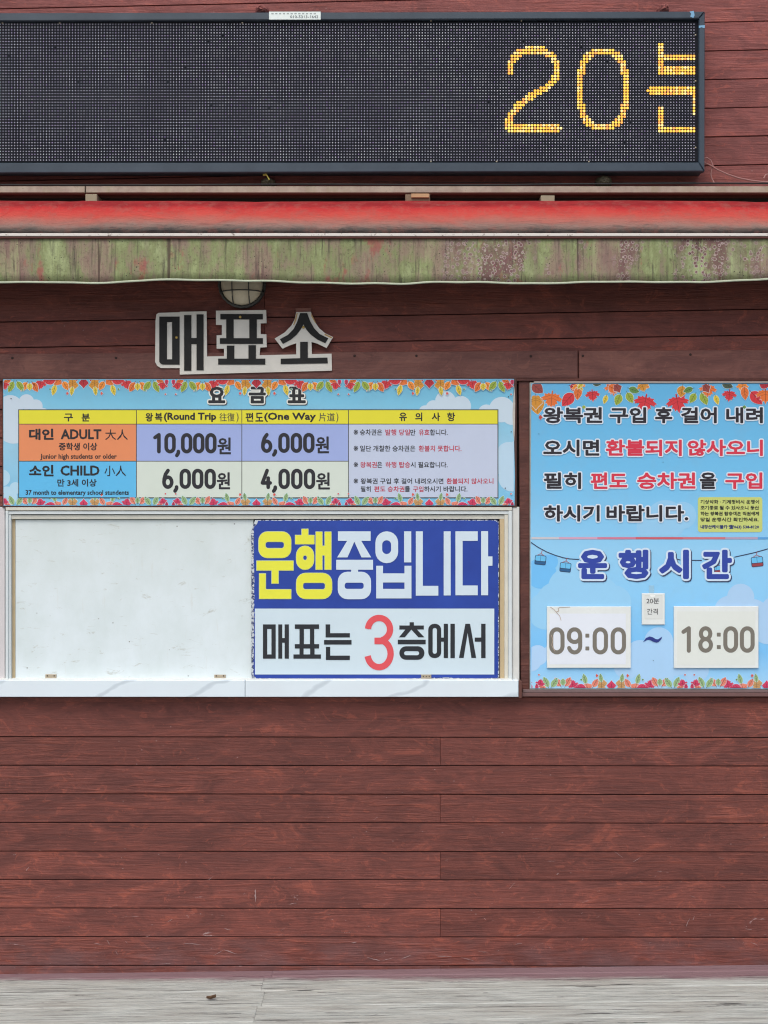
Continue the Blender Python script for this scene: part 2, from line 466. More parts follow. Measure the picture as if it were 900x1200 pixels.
# in the awning's shade
sh = lambda x, y: y - .0168 * x
for x0, x1 in ((-560, 310), (310, 1460)):
    plank(x0, x1, 318 - (x0 + 560) * .0134, 318 - (x1 + 560) * .0134, sh(x0, 377.3), sh(x1, 377.3))
    plank(x0, x1, sh(x0, 377.3), sh(x1, 377.3), sh(x0, 407.6), sh(x1, 407.6))
plank(-560, 1460, sh(-560, 407.6), sh(1460, 407.6), 450, 450)
# header boards, proud of the planks
for a, b, yl, yr in ((-560, 677, 417.5, 411), (678.5, 1460, 411, 407.5)):
    pts = polypx([(a, yl), (b, yr), (b, 443.2), (a, 443.8)], .016)
    v, f = prism(pts, -.002, -.016, .0015); obj('header_board', v, f, M['trim'], booth)
M['screw'] = flat('rusty_screw', rgb(52, 34, 30), .6, .3, 60, .4)
def screw(px, py, p, parent, mat='screw', r=.0045, name='screw'):
    c = P(px, py, p); n = 10; V = []; F = []
    for k, (rr, dy) in enumerate(((r, 0), (r, -.0012), (r * .55, -.0026))):
        V += [(c.x + rr * cos(2 * pi * i / n), c.y + dy, c.z + rr * sin(2 * pi * i / n)) for i in range(n)]
    for k in range(2): F += [[k * n + i, k * n + (i + 1) % n, (k + 1) * n + (i + 1) % n, (k + 1) * n + i] for i in range(n)]
    F.append([2 * n + i for i in range(n)])
    return obj(name, V, F, M[mat], parent)
for x, y in ((14.5, 419.5), (136, 419.5), (415.5, 417), (488, 417), (622, 417.5), (683, 417), (809, 415.5)): screw(x, y, .016, booth)
slab('header_lip', -560, 443.4, 1460, 446.4, -.002, .022, M['post'], booth, .001)
# planks either side of the sign boards, behind them
for k in range(11):
    a = 446.4 + 33.5 * k; b = min(817.2, a + 33.5)
    if a < 594: plank(-560, 40, a, a, min(b, 593.6), min(b, 593.6))
    plank(890, 1460, a, a, b, b)
# post between the boards, rail under the right-hand board
pts = polypx([(607.8, 446.6), (621, 446.6), (620.5, 817), (610.5, 817)], .014)
v, f = prism(pts, -.002, -.014, .0015); obj('post', v, f, M['post'], booth)
slab('window_rail', 613, 808.3, 1460, 811.6, -.002, .030, flat('rail_dusty', rgb(118, 96, 96), .7, .5, 20), booth, .0008)
slab('window_rail', 612, 812.0, 1460, 816.2, -.002, .034, flat('rail_brown', rgb(112, 80, 78), .7, .5, 20), booth, .0008)
slab('lower_trim', -560, 817.3, 1460, 822.5, -.002, .006, M['plank'], booth, .001)

# scuffs knocked into the lower planks
G = Geo()
marks = [(299, 1042, 299.5, 1057, 2.2), (214, 1105, 236, 1107, .9), (250, 1120, 262, 1113, .8), (262, 1113, 278, 1118, 1.0), (270, 1090, 262, 1088, .8), (110, 1106, 119, 1106.5, 1.0), (190, 1129, 200, 1129, .8), (338, 1060, 348, 1058, .8),
         (412, 1105, 418, 1104, 1.2), (604, 1107, 612, 1105, .8), (652, 1025, 655, 1023, 1.2), (804, 1086, 808, 1076, 1.0), (812, 1078, 814, 1074, .9), (880, 1104, 888, 1108, .8), (560, 1115, 572, 1116, .6), (430, 1122, 446, 1126, 1.0), (448, 1126, 462, 1122, .8), (470, 1124, 482, 1119, .9), (510, 1120, 530, 1121, .8), (540, 1122, 556, 1126, .8), (30, 1021, 34, 1016, .9), (720, 998, 730, 1005, .5), (742, 1010, 752, 1004, .5), (596, 1042, 604, 1034, .5)]
for _ in range(34):
    x = random.uniform(0, 900); y = random.choice([random.uniform(1070, 1130), random.uniform(960, 1130)]); a = random.choice([0, 0, .2, -.5, .9]) + random.uniform(-.2, .2); L = random.uniform(1.5, 9)
    marks.append((x, y, x + L * cos(a), y + L * sin(a), random.uniform(.3, .6)))
for x0, y0, x1, y1, w in marks:
    n = 6; up = []; dn = []
    for k in range(n + 1):
        t = k / n; ww = w * .5 * (sin(pi * min(.98, max(.02, t))) ** .5) * random.uniform(.3, 1.1); dx, dy = x1 - x0, y1 - y0; d = hypot(dx, dy)
        cx, cy = x0 + dx * t + random.uniform(-.3, .3), y0 + dy * t + random.uniform(-.3, .3)
        up.append((cx - dy / d * ww, cy + dx / d * ww)); dn.append((cx + dy / d * ww, cy - dx / d * ww))
    for k in range(n): G.add([P(*q, .0026) for q in (up[k], up[k + 1], dn[k + 1], dn[k])], [[0, 1, 2, 3]])
o = G.make('scuff_marks', flat('bare_scuff', rgb(168, 140, 138), .9, .8, 90), booth); o['kind'] = 'stuff'

# serving hatch
mk = lambda n, c, r=.45, d=.2, s=12, mt=0: flat(n, rgb(*c), r, d, s, mt)
M['frame'] = mk('aluminium_frame', (214, 222, 224), .38, .3, 16)
M['frame2'] = mk('cream_frame', (214, 212, 200), .45, .35, 16)
M['tan'] = mk('tan_tape', (196, 176, 140), .6, .35, 20)
M['dark'] = mk('dark_gap', (38, 36, 38), .8)
m = MT('whiteboard_panel', .34, 0, .45)
n1 = m.noise(m.vec(m.pos, (3, 1, 2)), 2.5, 6, .65); n2 = m.noise(m.vec(m.pos, (1, 1, 3)), 12, 6, .75, .6); n3 = m.noise(m.vec(m.pos, (34, 1, 5)), 1.6, 4, .7)
c = m.mix(m.gr(n1, .35, .7), rgb(220, 231, 236), rgb(208, 220, 222))
c = m.mix(m.math('MULTIPLY', m.gr(n2, .60, .68), .55), c, rgb(164, 164, 152))
c = m.mix(m.math('MULTIPLY', m.gr(n3, .60, .78), .22), c, rgb(190, 180, 160))
zz = m.sep(m.pos)[2]
c = m.mix(m.math('MULTIPLY', m.gr(zz, 1.25, 1.6), .3), c, rgb(196, 202, 194))  # awning's soft shade painted in: panel greys towards its top
d = m.vor(m.vec(m.pos, (1, 1, 1)), 26)
dm = m.math('MULTIPLY', m.gr(d.outputs['Distance'], .05, .075, 1, 0), m.gr(m.noise(m.pos, 9, 2), .5, .54))
c = m.mix(m.math('MULTIPLY', dm, .75), c, rgb(90, 88, 84))
m.col(c); m.bump(n1, .001, .3); M['panel'] = m.m
M['hatch_wall'] = mk('pale_wall_strip', (206, 202, 204), .6, .25)
slab('wall_strip', -560, 594, 5.6, 797.5, -.002, .020, M['hatch_wall'], booth)
slab('wall_strip', -560, 594, 611, 602, -.002, .006, M['hatch_wall'], booth)
slab('wall_strip', 600.4, 594, 608.6, 797.5, -.002, .024, mk('pale_jamb', (214, 214, 210), .5, .3), booth)
slab('window_back', 2, 600, 604, 799, -.004, .002, M['dark'], booth)
win = None
slab('window_frame', 6.6, 594.5, 600, 598.2, -.002, .034, M['frame2'], booth, .0008)
slab('window_frame', 6.6, 598.9, 600, 602.6, -.002, .030, M['frame'], booth, .0008)
slab('window_frame', 13, 603.3, 591, 608.2, -.002, .022, M['frame2'], booth, .0008)
slab('window_frame', 6.4, 598.6, 9.4, 797.5, -.002, .0345, M['frame'], booth, .0008)
slab('window_frame', 9.9, 602.9, 12.6, 797.5, -.002, .028, M['frame'], booth, .0008)
slab('window_frame', 595.9, 598.6, 600, 797.5, -.002, .0345, M['frame'], booth, .0008)
slab('window_frame', 591.2, 602.9, 595.4, 797.5, -.002, .028, M['frame2'], booth, .0008)
slab('edge_tape', 13.1, 608.6, 17.8, 795, -.002, .0105, M['tan'], booth, .0004)
slab('edge_tape', 585.6, 603.5, 591, 797.5, -.002, .0215, M['tan'], booth, .0004)
hatch = slab('hatch_panel', 18, 608.8, 297, 796.2, .003, .012, M['panel'], booth, .0012)
# marble sill in two lengths
m = MT('marble_slab', .22, 0, .5)
wv = m.n('ShaderNodeTexWave', wave_type='BANDS', bands_direction='DIAGONAL'); m.L(m.vec(m.pos, (1, 1, -1.9)), wv.inputs['Vector'])
wv.inputs['Scale'].default_value = 1.7; wv.inputs['Distortion'].default_value = 3.2; wv.inputs['Detail'].default_value = 4; wv.inputs['Detail Scale'].default_value = 1.4
c = m.mix(m.gr(wv.outputs['Fac'], .0, .035, .6, 0), rgb(220, 232, 240), rgb(180, 192, 202))
c = m.mix(m.math('MULTIPLY', m.gr(m.noise(m.pos, 5, 4), .4, .7), .22), c, rgb(202, 206, 212))
m.col(c); M['marble'] = m.m
M['sill_core'] = mk('sill_core', (96, 58, 50), .7)
for a, b in ((-560, 287), (287.5, 607.6)):
    slab('sill_slab', a, 797.2, b, 816.8, -.002, .060, M['marble'], booth, .0015)
slab('sill_end', 607.8, 798.5, 611.6, 818, -.002, .055, M['sill_core'], booth, .001)
slab('sill_bead', -560, 796.0, 600, 797.1, .006, .050, mk('sealant', (222, 224, 222), .5), booth, .0003)
M['hinge'] = mk('tan_hinge', (176, 164, 144), .5, .4, 40, .2)
def hinge(x0, x1, y0, y1, p, parent):
    h = slab('hinge', x0, y0, x1, y1, p, p + .0035, M['hinge'], parent, .0012)
    return h
hinge(53, 66, 790.3, 796.0, .0122, hatch); hinge(251, 264.5, 790.8, 796.4, .0122, hatch)
for x in (55.5, 63.5, 253.5, 262): screw(x, 792, .0155, booth, 'screw', .0022)

# ------------------------------------------------------------ LED display
led = thing('led_display', P(300, 200, .0), 'long dark LED message board with glowing amber characters on the planks above the awning', 'display sign')
m = MT('slate_painted_steel', .42, 0, .5)
n1 = m.noise(m.pos, 7, 6, .7); n2 = m.noise(m.vec(m.pos, (2.2, 1, 1)), 22, 5, .75)
zz = m.sep(m.pos)[2]
c = m.mix(m.gr(n1, .35, .7), rgb(44, 57, 70), rgb(57, 70, 83))
c = m.mix(m.gr(n2, .70, .73), c, rgb(132, 158, 184))
m.col(c); M['slate'] = m.m
PS = .076
slab('housing', -232, 16, 824, 200.5, -.002, .064, M['slate'], led, .002)
slab('screen_board', -226, 25.4, 818.6, 189.6, .065, PS - .004, flat('screen_black', rgb(32, 34, 42), .9, .1, 9, 0, .15), led, .0005)
def bar(pts, name='frame_bar', mat=None, p0=.0645, p1=.088, parent=led):
    v, f = prism(polypx(pts, p1), -p0, -p1, .003); return obj(name, v, f, mat or M['slate'], parent)
bar([(-238, 15.5), (826, 13.2), (818.9, 21.6), (-228, 25.3)]); bar([(-228, 190.6), (818.9, 190.2), (825.5, 200.8), (-238, 203.4)])
bar([(826.2, 13.6), (825.8, 200.6), (819.0, 190.2), (819.2, 21.8)]); bar([(-238.4, 15.8), (-228.4, 25.6), (-228.4, 190.4), (-238.4, 203)])
M['blue_chip'] = mk('pale_blue_paint', (120, 170, 205), .5)
solid(union([[(808, 13.6), (813, 12.6), (814, 18), (812.5, 21), (809, 19.5), (810, 16)]]), .088, .0886, 'paint_chip', M['blue_chip'], led)
solid(union([[(819, 30), (826, 29.4), (825.8, 33), (822, 31.9), (819, 33)]]), .088, .0886, 'paint_chip', M['blue_chip'], led)
pitch = .010
xr = P(813.2, 0, PS).x; zt = P(0, 28.4, PS).z
def ngon(G, x, y, z, r, n, mi=0):
    G.add([(x + r * cos(2 * pi * i / n + .4), y, z + r * sin(2 * pi * i / n + .4)) for i in range(n)], [list(range(n))], mi)
def segd(p, a, b):
    ax, ay = a; bx, by = b; L2 = (bx - ax) ** 2 + (by - ay) ** 2
    t = 0 if L2 == 0 else max(0, min(1, ((p[0] - ax) * (bx - ax) + (p[1] - ay) * (by - ay)) / L2))
    return hypot(p[0] - ax - t * (bx - ax), p[1] - ay - t * (by - ay))
cr = lambda pts: [(560 + x / 2.647, 30 + y / 2.647) for x, y in pts]
two = cr([(103, 146), (103, 112), (125, 86), (155, 75), (200, 77), (232, 96), (246, 130), (240, 163), (215, 193), (168, 216), (128, 246), (100, 282), (93, 317), (250, 317)])
zero = cr([(388 + 72 * (abs(cos(t)) ** .75) * (1 if cos(t) > 0 else -1), 198 + 119 * (abs(sin(t)) ** .8) * (1 if sin(t) > 0 else -1)) for t in [2 * pi * k / 28 for k in range(29)]])
bun = [cr([(566, 60), (566, 140)]), cr([(566, 97), (690, 97)]), cr([(578, 139), (690, 139)]), cr([(535, 203), (690, 203)]), cr([(567, 258), (567, 318)]), cr([(570, 322), (690, 322)])]
strokes = [(two, 4.0), (zero, 4.0)] + [(b, 4.0) for b in bun] + [(cr([(668, 205), (668, 278)]), 1.6)]
segs = [(a, b, r) for s, r in strokes for a, b in zip(s, s[1:])]
off = Geo(); lit = {k: Geo() for k in ('two', 'zero', 'bun')}
ncol = int((xr + 2.02 + .26) / pitch)
for j in range(48):
    for i in range(ncol):
        x = xr - i * pitch; z = zt - j * pitch
        k = (D - PS) / D / S; px = 450 + x / k; py = 600 - (z - H) / k
        on = False
        if px > 580:
            on = any(min(a[0], b[0]) - 5 < px < max(a[0], b[0]) + 5 and min(a[1], b[1]) - 5 < py < max(a[1], b[1]) + 5 and segd((px, py), a, b) < r for a, b, r in segs)
        if on: ngon(lit['two' if px < 665 else ('zero' if px < 745 else 'bun')], x, -PS - .001, z, .0044, 8)
        elif random.random() > .002: ngon(off, x, -PS - .0005, z, .0020, 8)
m = MT('unlit_diode', .35, 0, .6)
sn = m.n('ShaderNodeVectorMath', operation='SNAP'); m.L(m.pos, sn.inputs[0]); sn.inputs[1].default_value = (.16, 50, .16)
wn_ = m.n('ShaderNodeTexWhiteNoise'); m.L(sn.outputs[0], wn_.inputs['Vector'])
patch = m.math('ADD', m.noise(m.vec(m.pos, (3.2, 1, 3.2)), 1.4, 3, .6), m.math('MULTIPLY', m.math('SUBTRACT', wn_.outputs['Value'], .5), .12))
c = m.ramp(m.island, [(0, rgb(138, 138, 154)), (.45, rgb(184, 184, 200)), (.8, rgb(210, 212, 220)), (1, rgb(172, 146, 200))])
c = m.mix(m.math('MULTIPLY', m.gr(patch, .4, .65), .45), c, rgb(120, 108, 140))
m.col(c); M['dot'] = m.m
o = off.make('unlit_diodes', M['dot'], led); o['kind'] = 'stuff'
m = MT('lit_diode', .4)
e = m.ramp(m.island, [(0, (1, .32, .12, 1)), (.25, (1, .50, .06, 1)), (.7, (1, .72, .10, 1)), (1, (1, .88, .45, 1))])
m.col(rgb(200, 120, 20)); m.L(e, m.b.inputs['Emission Color']); m.b.inputs['Emission Strength'].default_value = .85; M['lit'] = m.m
for k, g_ in lit.items(): g_.make('lit_character', M['lit'], led)
stk = slab('sticker', 315.3, 13.6, 375.8, 22.9, .0884, .0892, mk('sticker_white', (226, 236, 234), .4, .1), led, .0003)
text('010-5313-1642', (340, 18.0, 373, 21.2), (92, 100, 104), .0896, stk, r=.1, n=6)
for i in range(12): lay(union([rect(318 + i * 4.5, 15.3, 320.6 + i * 4.5, 16.6)]), .0896, ink((150, 160, 160)), stk, 'blurred_print')
for x, y in ((3, 27), (70, 27), (178, 26.8), (284, 26.8), (505, 24.3), (611, 24.3), (815, 41), (815, 95), (815, 173), (505, 189.4), (582, 189.4), (690, 189.6)):
    screw(x, y, .0765, led, 'hinge', .003)
# lumps of rust over the brackets that carry the display
M['rust'] = flat('rusty_bracket', rgb(150, 88, 84), .85, .5, 40, bump=.004)
M['stone'] = flat('weathered_bracket', rgb(112, 104, 84), .85, .6, 40, bump=.004)
def lump(x0, y0, x1, y1, p0, p1, mat, name, parent):
    a = P(x0, y0, p1); b = P(x1, y1, p1); G = Geo(); nu, nv = 10, 6
    cx, cz = (a.x + b.x) / 2, (a.z + b.z) / 2; rx, rz = (b.x - a.x) / 2, (a.z - b.z) / 2
    vs = [(cx + rx * 1.02 * max(-1, min(1, 1.25 * cos(2 * pi * i / nu) * cos(pi / 2 * j / nv))) * random.uniform(.86, 1.05),
           -p0 - (p1 - p0) * sin(pi / 2 * j / nv) * random.uniform(.85, 1.05),
           cz + rz * max(-1, min(1, 1.25 * sin(2 * pi * i / nu) * cos(pi / 2 * j / nv))) * random.uniform(.86, 1.05)) for j in range(nv) for i in range(nu)]
    fs = [[j * nu + i, j * nu + (i + 1) % nu, (j + 1) * nu + (i + 1) % nu, (j + 1) * nu + i] for j in range(nv - 1) for i in range(nu)] + [[(nv - 1) * nu + i for i in range(nu)]]
    return obj(name, vs, fs, mat, parent)
lump(298, 3, 313, 14, .0, .055, M['rust'], 'bracket', led); lump(773, 1, 787, 13, .0, .055, M['rust'], 'bracket', led)
lump(305, 206, 321, 216, .0, .06, M['stone'], 'bracket', led); lump(701, 203, 719, 216, .0, .06, M['stone'], 'bracket', led)
M['yellow'] = mk('yellow_clip', (206, 190, 92), .5, .2, 40)
clip = slab('cable_clip', 307, 201.5, 318, 203.2, .06, .068, M['yellow'], led, .0006)
tube([P(311, 203, .07), P(312.5, 205, .072), P(315.5, 210.5, .07)], .0022, 'clip_tail', M['yellow'], clip, 6)
slab('clip_plate', 308, 204.0, 313, 205.6, .06, .067, M['yellow'], clip, .0006)

# ------------------------------------------------------------ awning
awn = thing('awning', P(450, 300, 0), 'long retracted awning with dirty red roll and algae-stained green valance', 'awning')
m = MT('hood_strip_metal', .7, 0, .3)
n1 = m.noise(m.pos, 16, 6, .75); n2 = m.noise(m.vec(m.pos, (4, 1, 1)), 4, 4, .6)
c = m.mix(m.gr(n1, .35, .65), rgb(152, 132, 122), rgb(178, 164, 148))
c = m.mix(m.gr(n1, .62, .70, 0, .7), c, rgb(104, 84, 78)); c = m.mix(m.math('MULTIPLY', m.gr(n2, .5, .7), .5), c, rgb(150, 140, 112))
m.col(c); M['hood'] = m.m
M['hood_lip'] = mk('hood_lip_brown', (112, 62, 50), .8, .5, 30)
M['gap'] = mk('awning_back_plate', (50, 45, 42), .8, .5, 12)
slab('back_plate', -620, 222, 1520, 246, .003, .012, M['gap'], awn)
for a, b in ((-620, 99.2), (100.6, 1520)):
    slab('hood_strip', a, 218.3, b, 225.6, .004, .075, M['hood'], awn, .001)
    slab('hood_lip', a, 225.9, b, 227.6, .004, .069, M['hood_lip'], awn, .0006)
M['bracket'] = mk('awning_bracket', (156, 146, 122), .7, .5, 25)
for x0, x1, y0, y1 in ((100, 113.5, 227.5, 240), (634, 650, 229, 238.5), (-130, -116, 228, 240), (1010, 1026, 228, 239)):
    slab('bracket', x0, y0, x1, y1, .012, .085, M['bracket'], awn, .0015)
br = slab('bracket', 475, 227.8, 504, 235.5, .012, .083, mk('bracket_worn', (128, 108, 86), .7, .6, 25), awn, .001)
slab('wood_wedge', 482, 226.8, 503, 231.4, .0835, .092, mk('pale_wedge', (190, 150, 112), .7, .3, 25), br, .001)
m = MT('dirty_red_fabric', .85, 0, .15)
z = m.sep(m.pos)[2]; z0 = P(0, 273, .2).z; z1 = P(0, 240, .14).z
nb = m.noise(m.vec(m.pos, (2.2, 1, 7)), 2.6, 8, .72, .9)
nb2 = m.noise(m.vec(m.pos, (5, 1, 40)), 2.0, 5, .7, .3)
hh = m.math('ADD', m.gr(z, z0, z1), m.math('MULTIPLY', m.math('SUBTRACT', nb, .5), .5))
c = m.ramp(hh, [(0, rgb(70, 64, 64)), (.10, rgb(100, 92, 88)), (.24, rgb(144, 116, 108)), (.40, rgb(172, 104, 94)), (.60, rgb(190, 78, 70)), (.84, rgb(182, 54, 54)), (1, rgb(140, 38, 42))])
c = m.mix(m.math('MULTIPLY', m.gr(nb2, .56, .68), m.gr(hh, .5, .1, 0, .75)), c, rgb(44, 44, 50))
m.col(c); mot = m.noise(m.pos, 26, 6, .75)
c = m.mix(m.math('MULTIPLY', m.gr(mot, .48, .66), .45), c, rgb(150, 96, 88))
m.col(c); m.bump(m.math('ADD', nb, m.math('MULTIPLY', nb2, .4)), .012, .8); M['red_fabric'] = m.m
prof = [(.05, 236), (.085, 235.6), (.12, 237.2), (.140, 240.2), (.158, 245), (.172, 251), (.184, 258), (.193, 265), (.198, 272), (.17, 277), (.10, 278), (.06, 268), (.05, 250)]
rnd1 = [random.uniform(0, 6.28) for _ in range(8)]
def wob(x, s=1.0): return s * (sin(x * 3.1 + rnd1[0]) * .5 + sin(x * 7.7 + rnd1[1]) * .3 + sin(x * 17 + rnd1[2]) * .15 + sin(x * 41 + rnd1[3]) * .06)
pr = []
for i in range(161):
    px = -620 + 2140 * i / 160; x = (px - 450) / S; w = wob(x)
    crease = .004 * math.exp(-((px - 88) / 9) ** 2) + .003 * math.exp(-((px - 301) / 4) ** 2) + .006 * math.exp(-((px - 880) / 14) ** 2)
    q = []
    for k, (p, y) in enumerate(prof):
        s = sin(pi * min(1, max(0, (k - 1) / 7))); pp = p + s * (.004 * w - crease) ; zz_ = P(450, y, p).z + (.0025 * w - crease * .5) * (1 if k < 7 else 0)
        q.append((-pp, zz_))
    pr.append((x, q))
sweep_x(pr, 'fabric_roll', M['red_fabric'], awn)
# overlapping patch of fabric
m = MT('front_bar_paint', .45)
n1 = m.noise(m.vec(m.pos, (1, 1, 1)), 60, 5, .75)
m.col(m.mix(m.gr(n1, .58, .68), rgb(214, 208, 202), rgb(120, 104, 98))); M['bar'] = m.m
slab('front_bar', -620, 273.2, 1520, 276.6, .17, .213, M['bar'], awn, .001)
slab('front_bar_lip', -620, 276.9, 1520, 279.0, .17, .209, mk('bar_underside', (110, 66, 60), .8, .4, 30), awn, .0006)
# valance
m = MT('algae_stained_canvas', .85, 0, .2)
st = m.noise(m.vec(m.pos, (16, 1, 1.3)), 1.5, 6, .7, .3); st2 = m.noise(m.vec(m.pos, (60, 1, 4)), 1.4, 4, .7)
bl = m.noise(m.vec(m.pos, (4.2, 1, 2)), 1.9, 6, .7); fn = m.noise(m.pos, 120, 4, .7)
c = m.ramp(bl, [(.36, rgb(138, 112, 104)), (.45, rgb(146, 132, 112)), (.53, rgb(134, 142, 100)), (.66, rgb(164, 174, 130))])
c = m.mix(m.math('MULTIPLY', m.gr(st, .5, .72), .75), c, rgb(128, 112, 104))
c = m.mix(m.math('MULTIPLY', m.gr(st, .44, .28), .6), c, rgb(172, 184, 134))
c = m.mix(m.math('MULTIPLY', m.gr(st2, .54, .70), .8), c, rgb(72, 66, 62))
rs = m.noise(m.vec(m.pos, (5, 1, 2.6)), 2.4, 4, .65)
c = m.mix(m.math('MULTIPLY', m.gr(rs, .60, .68), .7), c, rgb(158, 84, 84))
px_ = m.sep(m.pos)[0]
area = m.math('MULTIPLY', m.gr(m.noise(m.vec(m.pos, (4.2, 1, 1.6)), 1.7, 4, .6), .47, .56), m.gr(px_, .05, .35))
jit = m.math('MULTIPLY', m.math('SUBTRACT', m.noise(m.pos, 45, 4, .7), .5), .55)
dd = m.math('ADD', m.vor(m.pos, 62).outputs['Distance'], jit)
de = m.math('ADD', m.vor(m.pos, 110).outputs['Distance'], jit)
pat = m.noise(m.vec(m.pos, (7, 1, 3)), 1.8, 5, .7)
c = m.mix(m.math('MULTIPLY', m.math('MULTIPLY', m.gr(pat, .47, .55), area), .8), c, rgb(116, 80, 86))
c = m.mix(m.math('MULTIPLY', m.gr(dd, .44, .38), area), c, rgb(178, 160, 156))
c = m.mix(m.math('MULTIPLY', m.gr(dd, .35, .27), area), c, rgb(122, 92, 92))
c = m.mix(m.math('MULTIPLY', m.math('MULTIPLY', m.gr(de, .30, .22), area), .7), c, rgb(150, 158, 128))
ln = m.noise(m.vec(m.pos, (46, 1, .7)), 1.3, 4, .6, .3)
c = m.mix(m.math('MULTIPLY', m.gr(ln, .645, .69), .75), c, rgb(74, 60, 56))
c = m.mix(m.math('MULTIPLY', m.gr(fn, .55, .68), .5), c, rgb(76, 76, 58))
c = m.mix(m.math('MULTIPLY', m.gr(m.noise(m.pos, 34, 7, .8), .56, .64), .45), c, rgb(92, 84, 70))
sp = m.vor(m.pos, 75).outputs['Distance']
c = m.mix(m.math('MULTIPLY', m.gr(sp, .16, .10), m.gr(m.noise(m.pos, 14, 2), .5, .56)), c, rgb(62, 58, 54))
m.col(c); m.bump(m.math('ADD', st, fn), .0015, .5); M['algae'] = m.m
M['hem'] = mk('pale_green_hem', (182, 190, 168), .8, .5, 50)
def interp(pts, x):
    if x <= pts[0][0]: return pts[0][1]
    for (a, b), (c_, d_) in zip(pts, pts[1:]):
        if x <= c_: t = (x - a) / (c_ - a); t = t * t * (3 - 2 * t); return b + (d_ - b) * t
    return pts[-1][1]
hemy = [(-400, 332), (0, 331), (70, 331.5), (130, 332.5), (200, 328.8), (300, 329.5), (400, 332.6), (460, 333), (520, 331.4), (620, 333), (700, 331), (800, 331), (900, 327.5), (1300, 331)]
pv = []; ph = []
for i in range(241):
    px = -620 + 2140 * i / 240; x = (px - 450) / S; yb = interp(hemy, px) + .3 * sin(px * .11)
    def yy(t): return -(.200 + .0075 * t * wob(x * 1.7 + 2) + .0025 * t * sin(x * 33 + rnd1[4]))
    zt_ = P(0, 278.5, .2).z; zb = P(0, yb - 1.6, .2).z
    col_ = [(yy(t), zt_ + (zb - zt_) * t) for t in (0, .2, .4, .6, .8, 1)]
    pv.append((x, col_ + [(y + .0014, z_) for y, z_ in col_[::-1]]))
    y1 = yy(1); zh = P(0, yb + .4, .2).z
    ph.append((x, [(y1 - .0012, zb + .0008), (y1 - .0016, zh + .001), (y1, zh), (y1 + .0026, zh + .001), (y1 + .0024, zb + .0008)]))
sweep_x(pv, 'valance', M['algae'], awn); sweep_x(ph, 'valance_hem', M['hem'], awn)

# cables lying along the top of the awning
M['cable'] = mk('black_cable', (30, 30, 34), .5); M['cable2'] = mk('brown_cable', (158, 112, 108), .5)
pts = [P(px, 216.4 + .5 * sin(px * .013) - (1.2 if px > 560 else 0) * min(1, (px - 560) / 100), .066) for px in range(-560, 1460, 20)]
tagit(tube(pts, .0028, 'cable', M['cable'], None), 'thick black cable lying along the top of the awning hood strip', 'cable')
pts = [P(px, 214.8 - 1.6 * abs(sin((px - 100) * .0055)), .03) for px in range(440, 830, 15)]
tagit(tube(pts, .0012, 'cable', M['cable'], None), 'thin black wire sagging under the right half of the LED display', 'cable')
pts = [P(x, y, .05) for x, y in ((824, 190), (832, 193.5), (841, 199), (852, 204), (865, 208.5), (880, 211.5), (892, 213), (915, 214), (990, 214))]
tagit(tube(pts, .0028, 'cable', M['cable2'], None), 'brown cable curving down to the right from the LED display corner', 'cable')
pts = [P(x, y, .045) for x, y in ((822, 186), (829, 185), (833, 188), (835.5, 194), (834, 199), (833, 204), (834, 209), (837, 214.5))]
tagit(tube(pts, .0024, 'cable', M['cable2'], None), 'short brown cable looping straight down beside the LED display corner', 'cable')
pts = [P(x, y, .03) for x, y in ((895, 209), (897, 205), (903, 203), (915, 204))]
tagit(tube(pts, .0024, 'cable', M['cable2'], None), 'stub of brown cable bending upward at the right edge above the awning', 'cable')

# ------------------------------------------------------------ bulkhead lamp
lc = P(283.5, 333, .03)
lamp = thing('wall_lamp', Vector((lc.x, 0, lc.z)), 'round caged bulkhead lamp half hidden behind the awning above the booth name', 'lamp')
M['glass'] = mk('cream_lamp_glass', (206, 196, 172), .3, .35, 18); M['cage'] = mk('lamp_cage_metal', (62, 62, 60), .6, .5, 60)
R = 27.2 / S
def lathe(name, prof, mat, n=32, **k):
    V = []; F = []
    for r, d in prof: V += [(lc.x + r * cos(2 * pi * i / n), -d, lc.z + r * sin(2 * pi * i / n)) for i in range(n)]
    for j in range(len(prof) - 1):
        F += [[j * n + i, j * n + (i + 1) % n, (j + 1) * n + (i + 1) % n, (j + 1) * n + i] for i in range(n)]
    F.append([(len(prof) - 1) * n + i for i in range(n)])
    return obj(name, V, F, mat, lamp, smooth=True, **k)
lathe('lamp_base', [(R, .001), (R, .022), (R * .97, .027), (R * .9, .028)], M['cage'])
lathe('lamp_glass', [(R * .9 * cos(t), .0285 + .05 * sin(t)) for t in [pi / 2 * k / 8 for k in range(8)]], M['glass'])
tube([Vector((lc.x + R * (.97 + .012 * sin(a * 22)) * cos(a), -.031, lc.z + R * (.97 + .012 * sin(a * 22)) * sin(a))) for a in [2 * pi * k / 120 for k in range(121)]], .0046, 'guard_ring', M['cage'], lamp, 6)
for off_ in (-.36, .36):
    for ax in (0, 1):
        q = []
        for k in range(13):
            t = -1 + 2 * k / 12; h = math.sqrt(1 - off_ ** 2); a, b = off_ * R * .98, t * h * R * .96
            d = .031 + .056 * math.sqrt(max(0, 1 - (off_ ** 2 + (t * h) ** 2)))
            q.append(Vector((lc.x + (a if ax else b), -d, lc.z + (b if ax else a))))
        tube(q, .0022, 'guard_wire', M['cage'], lamp, 6)

